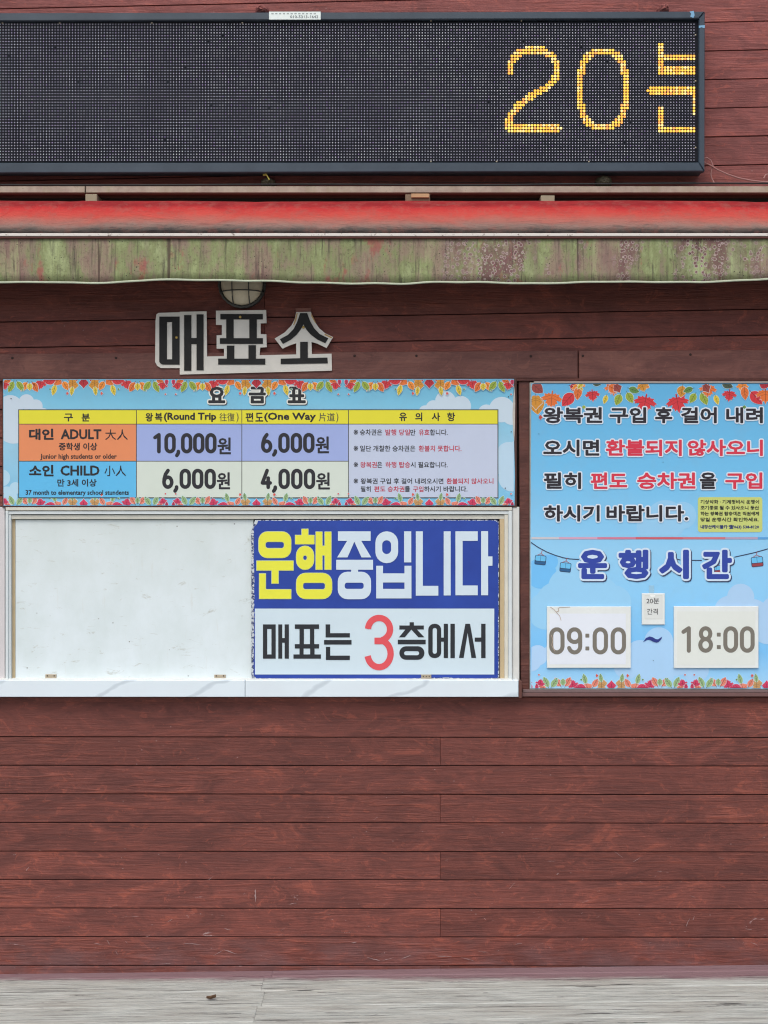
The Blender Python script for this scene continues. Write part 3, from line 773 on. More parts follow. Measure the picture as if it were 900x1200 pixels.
# ------------------------------------------------------------ booth name sign (raised letters)
ns = thing('name_sign', P(285, 438, .016), 'raised white cut-out sign with three black Korean characters above the price board', 'sign')
T8 = lambda polys: xf(polys, 170, 350, 3.913)
M['sign_white'] = mk('sign_backing', (216, 213, 205), .5, .3, 16); M['sign_black'] = mk('sign_letter_black', (15, 15, 16), .7, .15, 20)
M['sign_side'] = M['sign_white']
cl = [(683, 110), (692, 84), (696, 62)]
back = [
    [(62, 65), (161, 62), (161, 318), (72, 318), (56, 308), (46, 290), (48, 100), (52, 72)],
    [(159, 60), (282, 58), (284, 265), (855, 252), (857, 330), (159, 348)],
    [(325, 55), (555, 52), (557, 112), (530, 113), (530, 163), (556, 163), (558, 222), (528, 224), (524, 268), (362, 268), (362, 229), (328, 229), (328, 168), (352, 167), (352, 120), (325, 120)],
    [(693, 62), (760, 60), (778, 105), (798, 135), (825, 158), (862, 176), (832, 226), (790, 206), (763, 198), (765, 258), (693, 260), (693, 204), (668, 212), (630, 229), (594, 183), (640, 155), (672, 122), (687, 92)],
]
shp = union(T8(back))
bk = solid(shp, .0165, .0225, 'sign_backing', M['sign_white'], ns)
mae = [[(65, 82), (158, 82), (158, 107), (65, 107)], [(65, 82), (100, 82), (100, 290), (65, 290)], [(124, 82), (158, 82), (158, 302), (124, 302)], [(65, 278), (158, 278), (158, 302), (80, 302), (70, 297), (65, 288)],
       rect(179, 75, 212, 330), rect(236, 72, 268, 328), rect(205, 180, 240, 208)]
pyo = [rect(345, 70, 540, 95), rect(372, 90, 406, 190), rect(478, 90, 512, 190), rect(343, 181, 540, 207), rect(375, 215, 409, 290), rect(474, 213, 508, 290), rect(335, 275, 551, 302)]
so = [[(711, 66), (743, 66), (757, 103), (775, 135), (800, 162), (840, 182), (826, 204), (790, 187), (760, 165), (740, 142), (726, 118), (714, 140), (695, 165), (668, 188), (632, 207), (618, 186), (655, 166), (682, 138), (698, 105)],
      rect(711, 198, 746, 290), [(622, 275), (836, 270), (838, 296), (622, 300)]]
for s_ in (mae, pyo, so): solid(union(T8(s_)), .0223, .0250, 'raised_character', M['sign_black'], ns)
M['brass'] = mk('brass_screw', (178, 150, 84), .35, .3, 60, .6)
for x, y in ((144, 178), (436, 84), (726, 131)): screw(170 + x / 3.913, 350 + y / 3.913, .0250, ns, 'brass', .0048)
solid(union(T8([[(690, 44), (760, 42), (762, 59), (692, 61)]])), .002, .0214, 'painted_stub', M['trim'], ns)
M['oldpaint'] = mk('yellowed_paint', (186, 150, 96), .6, .3, 30)
solid(union(T8([[(687, 95), (695, 66), (700, 66), (693, 100), (683, 122), (679, 120)], [(762, 66), (768, 78), (784, 112), (780, 112), (762, 80)], [(825, 160), (858, 177), (854, 182), (822, 166)]])), .0224, .0229, 'paint_wear', M['oldpaint'], ns)

# ------------------------------------------------------------ printed leaves
def leaf_oval(cx, cy, L, w, a):
    out = []; n = 9
    for k in range(n + 1):
        t = k / n; out.append((t * L, w * (sin(pi * t ** .8)) ** .85))
    out += [(x, -y) for x, y in out[::-1][1:-1]]
    return [(cx + x * cos(a) - y * sin(a), cy + x * sin(a) + y * cos(a)) for x, y in out]
MAP = [(0, -.30), (.05, -.28), (.06, 0), (.30, -.10), (.34, 0), (.62, -.02), (.55, .14), (.88, .34), (.72, .42), (.76, .56), (.44, .46), (.40, .52), (.50, .76), (.34, .74), (.26, .98), (.14, .86), (0, 1.16)]
def leaf_maple(cx, cy, L, a):
    pts = MAP + [(-x, y) for x, y in MAP[::-1][1:-1]]
    return [(cx + L * (x * cos(a) - y * sin(a)) * .62, cy + L * (x * sin(a) + y * cos(a)) * .62) for x, y in [(x, y) for x, y in pts]]
def leaf_oak(cx, cy, L, a):
    out = []
    for k in range(20):
        t = 2 * pi * k / 20; r = L * .5 * (1 + .16 * cos(5 * t) + .06 * cos(9 * t)) * (1.0 + .25 * cos(t))
        out.append((r * cos(t) + L * .2, r * sin(t) * .9))
    return [(cx + x * cos(a) - y * sin(a), cy + x * sin(a) + y * cos(a)) for x, y in out]
def clip(poly, x0, y0, x1, y1):
    for ax, v_, sg in ((0, x0, 1), (0, x1, -1), (1, y0, 1), (1, y1, -1)):
        out = []
        for i in range(len(poly)):
            a, b = poly[i - 1], poly[i]; ia = sg * (a[ax] - v_) >= 0; ib = sg * (b[ax] - v_) >= 0
            if ia != ib:
                t = (v_ - a[ax]) / (b[ax] - a[ax]); out.append((a[0] + t * (b[0] - a[0]), a[1] + t * (b[1] - a[1])))
            if ib: out.append(b)
        poly = out
        if len(poly) < 3: return []
    return poly
LC = {'g': (150, 170, 62), 'G': (96, 140, 70), 'o': (222, 112, 48), 'O': (236, 140, 50), 'r': (206, 48, 58), 'R': (178, 36, 52), 'y': (222, 196, 66), 'w': (205, 140, 46), 'p': (214, 84, 70), 'b': (150, 66, 60),
      'k': (70, 84, 66), 'P': (206, 56, 96), 'l': (150, 182, 130), 's': (226, 132, 112), 'n': (196, 150, 96)}
LIDX = list(LC)
def darker(k): c = LC[k]; return tuple(int(v * .62) for v in c)
leaf_mats = [ink(LC[k]) for k in LIDX] + [ink(darker(k)) for k in LIDX] + [ink((196, 226, 236))]
def leaves(items, box, p, parent, name, kx=1.0, light_rim=True):
    """items: (kind, x, y, length, angle_deg, colour, width)"""
    G = Geo(); d = 0.0
    for it in items:
        kind, x, y, L, a, c, w = it; a = radians(a)
        if kind == 'v': f = lambda g: leaf_oval(x - cos(a) * g, y - sin(a) * g, L + 2 * g, w * L + g, a)
        elif kind == 'm': f = lambda g: leaf_maple(x, y, L + g * 1.8, a - pi / 2)
        else: f = lambda g: leaf_oak(x, y, L + g * 1.6, a)
        for g_, mi in ((.42, len(LIDX) * 2), (0, LIDX.index(c))):
            if g_ and not light_rim: continue
            q = clip(f(g_), *box)
            if len(q) < 3: continue
            v_, t_ = union([q]); d += .000008
            G.add([P(px, py, p + d) for px, py in v_], t_, mi)
        if L > 5 and kind != 'k':
            d += .000008; vein = []
            ex = 1.0 if kind == 'v' else .6
            cxy = lambda t, s=0: (x + cos(a) * L * t - sin(a) * L * s, y + sin(a) * L * t + cos(a) * L * s)
            vein.append(capsule(cxy(-.12), cxy(.9 * ex), .28, 4))
            for t in ((.3, .55) if kind == 'v' else (.05, .3)):
                for s_ in (-1, 1):
                    sp_ = (w * .7 if kind == 'v' else .34)
                    vein.append(capsule(cxy(t * ex), cxy((t + .22) * ex, s_ * sp_), .16, 4))
            for q in vein:
                q = clip(q, *box)
                if len(q) >= 3: G.add([P(px, py, p + d) for px, py in q], [list(range(len(q)))], len(LIDX) + LIDX.index(c)); d += .000002
    return G.make(name, leaf_mats, parent)
def border(xc0, period, x0, x1, y, up=1, k=1.0, soft=False):
    """mirrored run of leaves hanging (up=1) from or standing (up=-1) on line y"""
    unit = [('k', 0, 0, 10, 90, 'R', .4), ('v', -6, -1, 13, 178, 'R', .28), ('o', -13, 2, 12, 90, 'w', .4), ('v', -13, 8, 10, 98, 'y', .24), ('v', -24, 2, 11, 60, 'O', .3),
            ('o', -29, -2, 11, 120, 'o', .4), ('v', -33, 6, 12, 105, 'y', .24), ('v', -33, 1, 14, 178, 'r', .30), ('m', -50, 2, 13, 100, 'r', .3), ('v', -60, 3, 12, 60, 'o', .30), ('v', -66, 3, 12, 125, 'O', .3),
            ('v', -63, 4, 8, 90, 'y', .4), ('v', -78, 2, 13, 55, 'g', .26), ('v', -82, 2, 13, 115, 'g', .26), ('v', -85, 0, 9, 160, 'o', .3), ('m', -93, 4, 11, 80, 'r', .3), ('v', -97, -1, 7, 90, 'P', .3)]
    dots = [(-20, 16, 2.6, 'p'), (-40, 11, 1.4, 'G'), (-72, 12, 1.2, 'G'), (-95, 17, 1.3, 'p')]
    if soft: cm = dict(R='P', r='P', w='n', y='l', O='s', o='s', g='l')
    else: cm = {}
    out = []; c = xc0
    cs = []
    while c - period / 2 > x0 - period: c -= period
    while c < x1 + period:
        for sx in (1, -1):
            for kd, dx, dy, L, a, cc, w in unit:
                aa = a if sx == 1 else 180 - a
                if kd == 'k': kd = 'o'
                out.append((kd, c + sx * dx * period / 202, y + up * dy * k, L * k * 1.08, aa * up, cm.get(cc, cc), w))
            for dx, dy, r_, cc in dots: out.append(('m' if r_ > 2 else 'o', c + sx * dx * period / 202, y + up * dy * k, r_ * 1.6, 0, cm.get(cc, cc), .4))
        c += period
    return [o for o in out if x0 - 16 < o[1] < x1 + 16]
def cloud(circs, box, p, parent, col_, name='printed_cloud'):
    ps = [clip([(x + r * cos(2 * pi * k / 28), y + r * sin(2 * pi * k / 28)) for k in range(28)], *box) for x, y, r in circs]
    return lay(union([q for q in ps if len(q) > 2]), p, ink(col_), parent, name)
def gradient_print(name, stops, ytop, ybot, p=.03):
    m = MT(name, .38, 0, .45); z = m.sep(m.pos)[2]
    f = m.gr(z, P(0, ytop, p).z, P(0, ybot, p).z)
    f = m.math('ADD', f, m.math('MULTIPLY', m.math('SUBTRACT', m.noise(m.pos, 3, 3), .5), .16))
    c = m.ramp(f, [(a, rgb(*b)) for a, b in stops])
    n = m.noise(m.pos, 11, 6, .7)
    c = m.mix(m.math('MULTIPLY', m.gr(n, .45, .75), .16), c, rgb(120, 140, 150))
    m.col(c); return m.m

# ------------------------------------------------------------ price board
PB = .030
pb = thing('price_board', P(304, 594, 0), 'wide sky-blue price board with a leaf border and a fare table', 'sign')
M['pb'] = gradient_print('price_board_print', [(0, (104, 176, 208)), (.2, (122, 192, 222)), (.55, (150, 200, 226)), (1, (120, 190, 226))], 443, 594)
M['edge'] = flat('worn_dark_edge', rgb(80, 48, 42), .7, .6, 60)
slab('board_rim', 2.6, 443.2, 605.6, 594.6, .017, PB - .0025, M['edge'], pb, .0015)
v, f = prism(polypx([(3.6, 444.4), (602.5, 444.0), (601.5, 470), (602.5, 520), (603.5, 560), (603, 592.4), (4, 592.8)], PB), -PB + .0025, -PB, .0006)
obj('board_panel', v, f, M['pb'], pb)
BX = (4.2, 445, 602, 592)
cloud([(12, 478, 15), (31, 471, 9), (42, 476, 8), (16, 500, 20), (50, 486, 8)], (4.2, 445, 60, 592), PB + .0003, pb, (196, 212, 226))
cloud([(8, 582, 12), (18, 572, 7), (2, 560, 10)], BX, PB + .0003, pb, (176, 212, 232))
cloud([(522, 470, 12), (508, 478, 9), (540, 476, 12), (498, 482, 7), (588, 480, 15), (570, 484, 10), (600, 486, 12)], BX, PB + .0003, pb, (196, 214, 228))
cloud([(596, 532, 14), (606, 526, 10), (590, 545, 12), (600, 560, 16)], (584, 445, 602, 592), PB + .0003, pb, (182, 210, 230))
leaves(border(98, 202.5, 3, 603, 445, 1), BX, PB + .0005, pb, 'printed_leaves')
leaves(border(98, 202.5, 3, 603, 593.2, -1, .85, True), BX, PB + .0005, pb, 'printed_leaves')
CX = [22, 159.9, 283.4, 408.4, 583.4]; RY = [480.3, 497, 540.5, 583.2]
cells = []
YEL = (224, 216, 50)
def cell(x0, y0, x1, y1, c, nm='table_cell'): return lay(([(x0, y0), (x1, y0), (x1, y1), (x0, y1)], [[0, 1, 2, 3]]), PB + .0016, ink(c), pb, nm)
lay(([(CX[0] - .6, RY[0] - .6), (CX[4] + .6, RY[0] - .6), (CX[4] + .6, RY[3] + .6), (CX[0] - .6, RY[3] + .6)], [[0, 1, 2, 3]]), PB + .0014, ink((62, 64, 60)), pb, 'table_grid')
e = .42
for i in range(4): cell(CX[i] + e, RY[0] + e, CX[i + 1] - e, RY[1] - e, YEL, 'table_header')
for (i, j), c in {(0, 1): (224, 138, 92), (0, 2): (92, 184, 232), (1, 1): (156, 172, 222), (2, 1): (156, 172, 222), (1, 2): (208, 218, 208), (2, 2): (208, 218, 208)}.items():
    cell(CX[i] + e, RY[j] + e, CX[i + 1] - e, RY[j + 1] - e, c)
cell(CX[3] + e, RY[1] + e, CX[4] - e, RY[3] - e, (190, 200, 222))
p = PB + .0021
tx = lambda s, b, c=BLACK, r=.5, **k: text(s, b, c, p, pb, r=r, **k)
for s, b in (('요', (244, 453, 264, 472.6)), ('금', (291.5, 453, 311.5, 472.8)), ('표', (337.3, 453, 358.3, 472.6))):
    text(s, b, BLACK, p, pb, r=1.7, outline=1.5, oc=(226, 228, 222), shadow=(.7, .9, (70, 74, 80)))
for s, b in (('구', (75, 484.6, 85.4, 493.9)), ('분', (95.6, 484.6, 105.2, 493.9)), ('유', (467.8, 483.4, 476.8, 493.4)), ('의', (486.6, 483.4, 494.8, 493.4)), ('사', (506, 483.4, 515.8, 493.4)), ('항', (523.8, 483.4, 533.4, 493.6)),
             ('왕', (170.5, 483.7, 179.2, 494)), ('복', (181.5, 483.7, 190.3, 494)), ('편', (287.8, 483.6, 296.8, 494)), ('도', (299.3, 483.6, 308.5, 494))): tx(s, b, r=.62)
tx('(Round Trip', (192, 483.4, 253.4, 494.6), r=.8, ref='(R'); tx('往復', (257.2, 483.8, 275, 493.8), (80, 80, 60), .1); tx(')', (277, 483.4, 279.6, 495), (80, 80, 60), .1)
tx('(One Way', (309.6, 483.4, 370, 494.6), r=.8, ref='(O'); tx('片道', (373.6, 483.8, 392.3, 493.8), (80, 80, 60), .1); tx(')', (394, 483.4, 396.6, 495), (80, 80, 60), .1)
tx('대인', (34, 502.3, 62.8, 515.6), r=1.05); tx('ADULT', (71.3, 503.0, 118.8, 514.8), r=1.0); tx('大人', (123.3, 503.2, 149.8, 515.6), r=.4)
tx('중학생 이상', (68.9, 518.8, 113.9, 527.8), r=.55); tx('Junior high students or older', (47.2, 531.8, 136.8, 539.4), r=.44)
tx('소인', (34, 544.8, 62.8, 558.2), r=1.05); tx('CHILD', (70.8, 545.4, 116.6, 557.4), r=1.0); tx('小人', (122.3, 545.6, 147.6, 558), r=.4)
tx('만 3세 이상', (67.2, 561.3, 113.2, 570.2), r=.55); tx('37 month to elementary school stundents', (30, 574.2, 151, 581.6), r=.44)
for s, b, w in (('10,000', (178.4, 507.4, 253.8, 531.4), (254.8, 512.6, 270.6, 532.4)), ('6,000', (190, 549.2, 253, 573), (254, 553.4, 269.6, 573.4)),
                ('6,000', (305.8, 507.2, 368.6, 530.8), (369.8, 511.4, 385.6, 531.2)), ('4,000', (305.4, 549.2, 369.4, 573.2), (370.4, 553.6, 386.6, 573.6))):
    figures(s, (b[0], b[1], b[2], b[3]), 13.4, 2.15, (32, 32, 40), p, pb); tx('원', w, (32, 32, 40), 1.15)
N = [(503.1, 510.2, [('승차권은', 421.8, 447.8, 0), ('발행 당일', 451.6, 480.4, 1), ('만', 480.9, 486.9, 0), ('유효', 490.7, 503.3, 1), ('합니다.', 503.8, 524.6, 0)]),
     (522.0, 529.1, [('일단 개찰한 승차권은', 421.8, 486.7, 0), ('환불치 못합니다.', 490.7, 540.8, 1)]),
     (541.2, 548.1, [('왕복권', 422.2, 441.6, 1), ('은', 441.9, 447.9, 0), ('하행 탑승', 451.6, 480.7, 1), ('시 필요합니다.', 481.2, 524.6, 0)]),
     (560.4, 567.2, [('왕복권 구입 후 걸어 내려오시면', 422.7, 519.6, 0), ('환불되지 않사오니', 523.3, 578.2, 1)]),
     (569.7, 576.4, [('필히', 422.7, 434.4, 0), ('편도 승차권', 438.4, 474, 1), ('를', 474.3, 480.5, 0), ('구입', 484, 496.2, 1), ('하시기 바랍니다.', 497, 547.8, 0)])]
for k, (y0, y1, runs) in enumerate(N):
    if k < 4: tx('※', (414.4, y0 + .3, 419.6, y1 - .6), r=.15)
    for s, a, b, red in runs: tx(s, (a, y0, b, y1), (186, 44, 66) if red else BLACK, .36, n=6)
pe = [(603.0, 452), (601.2, 470), (600.6, 486), (601.4, 508), (602.6, 518), (603.4, 500), (603.8, 470)]
lay(union([pe]), PB + .0012, mk('peeled_edge', (196, 190, 182), .7, .7, 50), pb, 'peeled_edge')
for x, y in ((13, 467), (40, 450), (596, 465), (592, 572), (599, 506)): screw(x, y, PB + .001, pb, 'screw', .0018)

# ------------------------------------------------------------ notice board on the right
NB = .030
nb_ = thing('notice_board', P(765, 808, 0), 'tall sky-blue notice board with round-trip refund notice and operating hours', 'sign')
m = MT('notice_board_print', .34, 0, .45); z = m.sep(m.pos)[2]
f = m.gr(z, P(0, 450, NB).z, P(0, 808, NB).z)
f2 = m.math('ADD', f, m.math('MULTIPLY', m.math('SUBTRACT', m.noise(m.pos, 2.2, 2), .5), .06))
c = m.ramp(f2, [(0, rgb(96, 176, 222)), (.3, rgb(112, 188, 232)), (.47, rgb(134, 198, 238)), (.54, rgb(146, 204, 240)), (.7, rgb(140, 204, 246)), (.88, rgb(120, 192, 244)), (1, rgb(166, 214, 246))])
c = m.mix(m.math('MULTIPLY', m.gr(m.noise(m.pos, 11, 6, .7), .5, .75), .12), c, rgb(150, 160, 170))
m.col(c); M['nb'] = m.m
slab('board_rim', 620.9, 448.2, 908.4, 808.2, .002, NB - .0025, mk('pale_board_rim', (168, 168, 160), .6, .6, 60), nb_, .0012)
v, f = prism(polypx([(622.6, 449.4), (908, 449.4), (908, 807.2), (621.6, 806.8), (621.8, 620)], NB), -NB + .0025, -NB, .0006)
obj('board_panel', v, f, M['nb'], nb_)
slab('top_trim', 626, 446.9, 909, 448.6, .0165, .034, mk('pale_trim', (182, 166, 160), .5, .3), nb_, .0004)
BN = (622.8, 450, 907.5, 806.4)
q = NB + .0003
cloud([(780, 610, 24), (800, 604, 16), (760, 618, 14)], (640, 560, 907, 629), q, nb_, (146, 200, 236))
cloud([(868, 700, 16), (855, 716, 18), (882, 722, 20), (840, 726, 14), (900, 735, 20), (905, 712, 12)], BN, q, nb_, (170, 206, 240))
cloud([(772, 752, 17), (750, 768, 18), (792, 772, 20), (735, 780, 16), (815, 784, 16), (770, 785, 22)], BN, q + .0001, nb_, (168, 208, 244))
cloud([(668, 690, 26), (652, 706, 24), (700, 700, 26), (640, 716, 22), (720, 706, 20)], (622.8, 664, 907, 740), q, nb_, (150, 206, 242))
cloud([(630, 768, 12), (622, 775, 12), (645, 764, 8)], BN, q + .0001, nb_, (176, 210, 244))
cloud([(634, 672, 18), (644, 658, 10)], (622.8, 650, 665, 690), q - .0001, nb_, (112, 190, 244))
# divider
D6 = [(rect(622.8, 629.4, 655, 632.0), (200, 196, 204)), (rect(655, 629.4, 700, 632.0), (208, 160, 186)), (rect(700, 629.4, 745, 632.0), (206, 122, 148)), (rect(745, 629.4, 800, 632.0), (204, 92, 104)), (rect(800, 629.4, 850, 632.0), (204, 112, 122)), (rect(850, 629.4, 888, 632.0), (176, 156, 184)), (rect(888, 629.4, 907.5, 632.0), (90, 160, 220))]
for r_, c in D6: lay((r_, [[0, 1, 2, 3]]), q + .0005, ink(c), nb_, 'divider_line')
it = [('v', 628, 464, 22, 84, 'w', .4), ('v', 624, 450, 16, 40, 'b', .4), ('o', 628, 466, 15, 90, 'w', .3), ('m', 647, 462, 24, 95, 'o', .3), ('v', 672, 461, 20, 132, 'r', .34), ('v', 668, 452, 12, 20, 'R', .4),
      ('m', 677, 450, 16, 75, 'O', .3), ('v', 678, 453, 16, 96, 'o', .30), ('v', 676, 446, 14, 60, 'y', .16), ('v', 684, 447, 12, 130, 'y', .2), ('m', 694, 459, 17, 85, 'r', .3), ('v', 711, 463, 11, 108, 'y', .26), ('v', 694, 449, 12, 0, 'k', .3),
      ('m', 718, 450, 20, 85, 'o', .3), ('v', 713, 452, 14, 30, 'o', .4), ('o', 722, 452, 10, 60, 'b', .3), ('v', 727, 462, 14, 112, 'g', .34), ('v', 735, 460, 14, 62, 'g', .32), ('v', 737, 455, 13, 20, 'G', .3),
      ('m', 757, 466, 26, 100, 'r', .3), ('v', 748, 449, 14, 20, 'O', .4), ('m', 752, 450, 14, 70, 'w', .3), ('m', 793, 466, 26, 80, 'r', .3), ('v', 800, 452, 14, 100, 'w', .4), ('v', 812, 455, 12, 160, 'G', .3), ('v', 815, 461, 13, 120, 'g', .32), ('v', 822, 460, 16, 66, 'g', .3),
      ('m', 830, 452, 20, 95, 'o', .3), ('o', 826, 452, 10, 60, 'b', .3), ('v', 838, 463, 12, 72, 'y', .26), ('m', 855, 459, 17, 95, 'r', .3), ('v', 846, 449, 14, 20, 'k', .3), ('v', 866, 450, 14, 60, 'y', .2), ('m', 870, 450, 14, 90, 'O', .3),
      ('v', 872, 453, 16, 84, 'o', .30), ('v', 880, 459, 20, 48, 'r', .34), ('m', 897, 458, 22, 90, 'o', .3), ('v', 890, 450, 12, 10, 'R', .4), ('m', 632, 489, 6, 0, 'p', .3), ('o', 683, 477, 4, 0, 'g', .4), ('v', 892, 494, 8, 270, 'y', .25), ('o', 871, 477, 4, 0, 'G', .3)]
leaves(it, BN, q + .0003, nb_, 'printed_leaves')
leaves(border(716.5, 182, 622, 908, 807, -1, .95, True), BN, q + .0003, nb_, 'printed_leaves')
p = NB + .0022
nt = lambda s, b, c=(34, 30, 40), r=1.38, o=1.5: text(s, b, c, p, nb_, r=r, outline=o, oc=(214, 224, 236))
NR = (208, 48, 72)
for s, a, b, y0, y1, c in (('왕복권', 636.7, 705.7, 477.2, 496, 0), ('구입', 714.3, 757.3, 477.2, 496, 0), ('후', 767.7, 787.9, 477.2, 496, 0), ('걸어', 798.3, 840, 477.2, 496, 0), ('내려', 851, 894, 477.2, 496, 0),
                           ('오시면', 636.7, 702.4, 515.2, 534.4, 0), ('환불되지', 710, 799, 515.2, 534.4, 1), ('않사오니', 805.7, 894, 515.2, 534.4, 1),
                           ('필히', 637.3, 681, 553.6, 573, 0), ('편도', 692.3, 735, 553.6, 573, 1), ('승차권', 746.7, 815, 553.6, 573, 1), ('을', 820, 839.5, 553.6, 573, 0), ('구입', 850, 893.4, 553.6, 573, 1),
                           ('하시기', 637.3, 702.7, 592, 611.2, 0), ('바랍니다.', 710.7, 806.7, 592, 611.2, 0)):
    nt(s, (a, y0, b, y1), NR if c else (34, 30, 40))
ynote = lay(union([rrect(817.8, 582.6, 893.4, 623.6, 3.2)]), NB + .0008, ink((196, 206, 118)), nb_, 'yellow_note')
for s, y0, y1, c in (('기상악화 · 기계정비시 운행이', 585.7, 590.6, (40, 42, 36)), ('조기종료 될 수 있사오니 등산', 592.6, 597.5, (40, 42, 36)), ('하는 왕복권 탑승객은 직원에게', 599.5, 604.3, (40, 42, 36)), ('당일 운행시간 확인하세요.', 606.4, 611.3, (40, 42, 36)), ('내장산케이블카 ☎063) 538-8120', 615.0, 620.4, (36, 50, 104))):
    text(s, (820.9, y0, 889.6, y1), c, NB + .0012, ynote, r=.36, n=6, res=1)
# cable with gondolas
LN = (38, 48, 84)
cab = [[(622.6, 635.8), (630, 641), (640, 646.5), (650, 650.5), (660, 653.6), (668, 655), (678, 655.6)], [(791, 654.5), (797, 656.2)], [(810, 656.6), (822, 656.8)], [(861, 652.8), (872, 650.4), (885, 647.4), (900, 643.2), (907, 640.6)]]
for l in cab: lay(union([capsule(a, b, .55, 6) for a, b in zip(l, l[1:])]), q + .0005, ink(LN), nb_, 'printed_cable')
def gondola(cx, cy, col2, s=1.0, tilt=0.0):
    r_ = lambda pts: [(cx + (x * cos(tilt) - y * sin(tilt)) * s, cy + (x * sin(tilt) + y * cos(tilt)) * s) for x, y in pts]
    lay(union([r_(rrect(-6.6, -5.2, 6.6, 5.8, 1.6))]), q + .0008, ink(LN), nb_, 'gondola_outline')
    o = lay(union([r_(rrect(-6, -4.6, 6, 1.4, 1.2))]), q + .0010, ink((104, 190, 236)), nb_, 'gondola_window')
    lay(union([r_(rrect(-6, 2.0, 6, 5.2, 1.2))]), q + .0010, ink(col2), nb_, 'gondola_hull')
    lay(union([capsule(*[r_([a])[0] for a in pr_], .3, 6) for pr_ in (((-4, -5.2), (0, -7.4)), ((0, -7.4), (4, -5.2)), ((0, -7.4), (1, -11)))]), q + .0010, ink((170, 96, 100)), nb_, 'gondola_hanger')
    lay(union([r_(rect(-.3, -4.4, .3, 1.2))]), q + .0012, ink((70, 130, 180)), nb_, 'gondola_post')
gondola(633.3, 656, (36, 92, 140), 1, .1); gondola(662.6, 664.6, (36, 92, 140), 1, .1); gondola(887.3, 658, (150, 62, 70), 1.06, -.1); gondola(840, 667, (150, 62, 70), .8, -.1)
for s, b in (('운', (677.4, 644.2, 711.4, 678.6)), ('행', (724.8, 644.2, 760, 678.6)), ('시', (772.4, 644.2, 807.4, 678.6)), ('간', (822.8, 644.2, 857.8, 678.6))):
    text(s, b, (42, 66, 160), p, nb_, r=2.9, outline=2.3, oc=(206, 224, 242), shadow=(1.1, 1.2, (48, 60, 96)))
til = [(753.6, 752.4), (757, 747.8), (761.2, 745.8), (765, 746.8), (768.6, 749), (771.2, 749.2), (773.6, 747.6), (775.8, 746), (775.4, 748.4), (772.4, 752), (769.4, 753), (766, 752.2), (761.6, 749.8), (758.4, 749.8), (755.8, 751.4)]
lay(union([til]), p, ink((38, 52, 130)), nb_, 'tilde_mark')
for x, y in ((631.5, 508.4), (777, 541.6), (765.5, 774)): screw(x, y, NB + .0004, nb_, 'screw', .0012)

# time plates hung on the notice board
M['plate'] = mk('ivory_plate', (228, 233, 232), .32, .25, 14)
M['plate_face'] = mk('plate_face', (220, 224, 226), .3, .2, 10)
GY = (120, 115, 106)
def plate(nm, x0, y0, x1, y1, label, pth=.010):
    t = thing(nm, P((x0 + x1) / 2, y1, NB), label, 'sign plate')
    slab('plate_body', x0, y0, x1, y1, NB + .0022, NB + pth - .002, M['plate'], t, .0012)
    return t
P1 = NB + .008
t1 = plate('time_plate', 641, 710.8, 739.4, 782.8, 'white plate reading 09:00 with a crazed top left corner')
lay(union([rect(644, 719, 733.4, 778.5)]), P1 + .0003, ink((226, 232, 242)), t1, 'paper_insert')
figures('09', (643.6, 735, 682.3, 767), 18, 2.4, GY, P1 + .0007, t1, 'time_figure'); figures('00', (694.5, 735, 733.6, 767), 18, 2.4, GY, P1 + .0007, t1, 'time_figure')
for y in (742.6, 757.6): lay(union([rrect(686, y, 690.6, y + 4.6, .5)]), P1 + .0007, ink(GY), t1, 'colon_dot')
M['crack'] = mk('brown_crack', (184, 164, 148), .7, .5, 40)
cr_ = [[(645, 711.5), (649, 714), (652, 717.5), (656, 722), (657.5, 727)], [(652, 717), (655, 716), (654, 713), (657, 711.4)], [(657, 711.6), (668, 711.4)], [(646, 744), (648, 750), (646.5, 756), (650, 763)]]
lay(union([capsule(a, b, .32, 4) for l in cr_ for a, b in zip(l, l[1:])]), P1 + .0011, M['crack'], t1, 'crack_lines')
t2 = plate('time_plate', 789.8, 710.4, 889, 783, 'clean white plate reading 18:00 at the right of the hours')
lay(union([rect(793.5, 716.5, 885.2, 779.5)]), P1 + .0003, ink((222, 227, 222)), t2, 'paper_insert')
figures('18', (797, 733.8, 835.6, 765), 17.4, 2.4, GY, P1 + .0007, t2, 'time_figure'); figures('00', (847.6, 733.8, 884.4, 765), 17.4, 2.4, GY, P1 + .0007, t2, 'time_figure')
for y in (741.4, 756.0): lay(union([rrect(840, y, 844.6, y + 4.6, .5)]), P1 + .0007, ink(GY), t2, 'colon_dot')
t3 = plate('interval_plate', 752.2, 695.2, 779.2, 732, 'small white plate reading 20분 간격 between the two time plates', .007)
P3 = NB + .005
lay(union([rect(755.5, 697.6, 776.2, 725.6)]), P3 + .0002, ink((206, 208, 200)), t3, 'paper_insert')
lay(union([rect(755.9, 698.0, 775.8, 725.2)]), P3 + .0004, ink((220, 224, 222)), t3, 'paper_insert')
lay(union([[(761.5, 697.4), (768, 697.4), (767.4, 699), (764.8, 700.2), (762.2, 699)]]), P3 + .0008, ink((240, 242, 240)), t3, 'thumb_notch')
text('20분', (757.6, 700.8, 772.4, 707.4), (70, 70, 74), P3 + .0008, t3, r=.2); text('간격', (758.2, 713.2, 770.8, 720.2), (70, 70, 74), P3 + .0008, t3, r=.2)
M['tape'] = mk('clear_tape', (150, 196, 224), .25, .1)
slab('hanging_tape', 760.4, 686, 766.6, 696, NB + .0006, NB + .0012, M['tape'], t3, .0002)

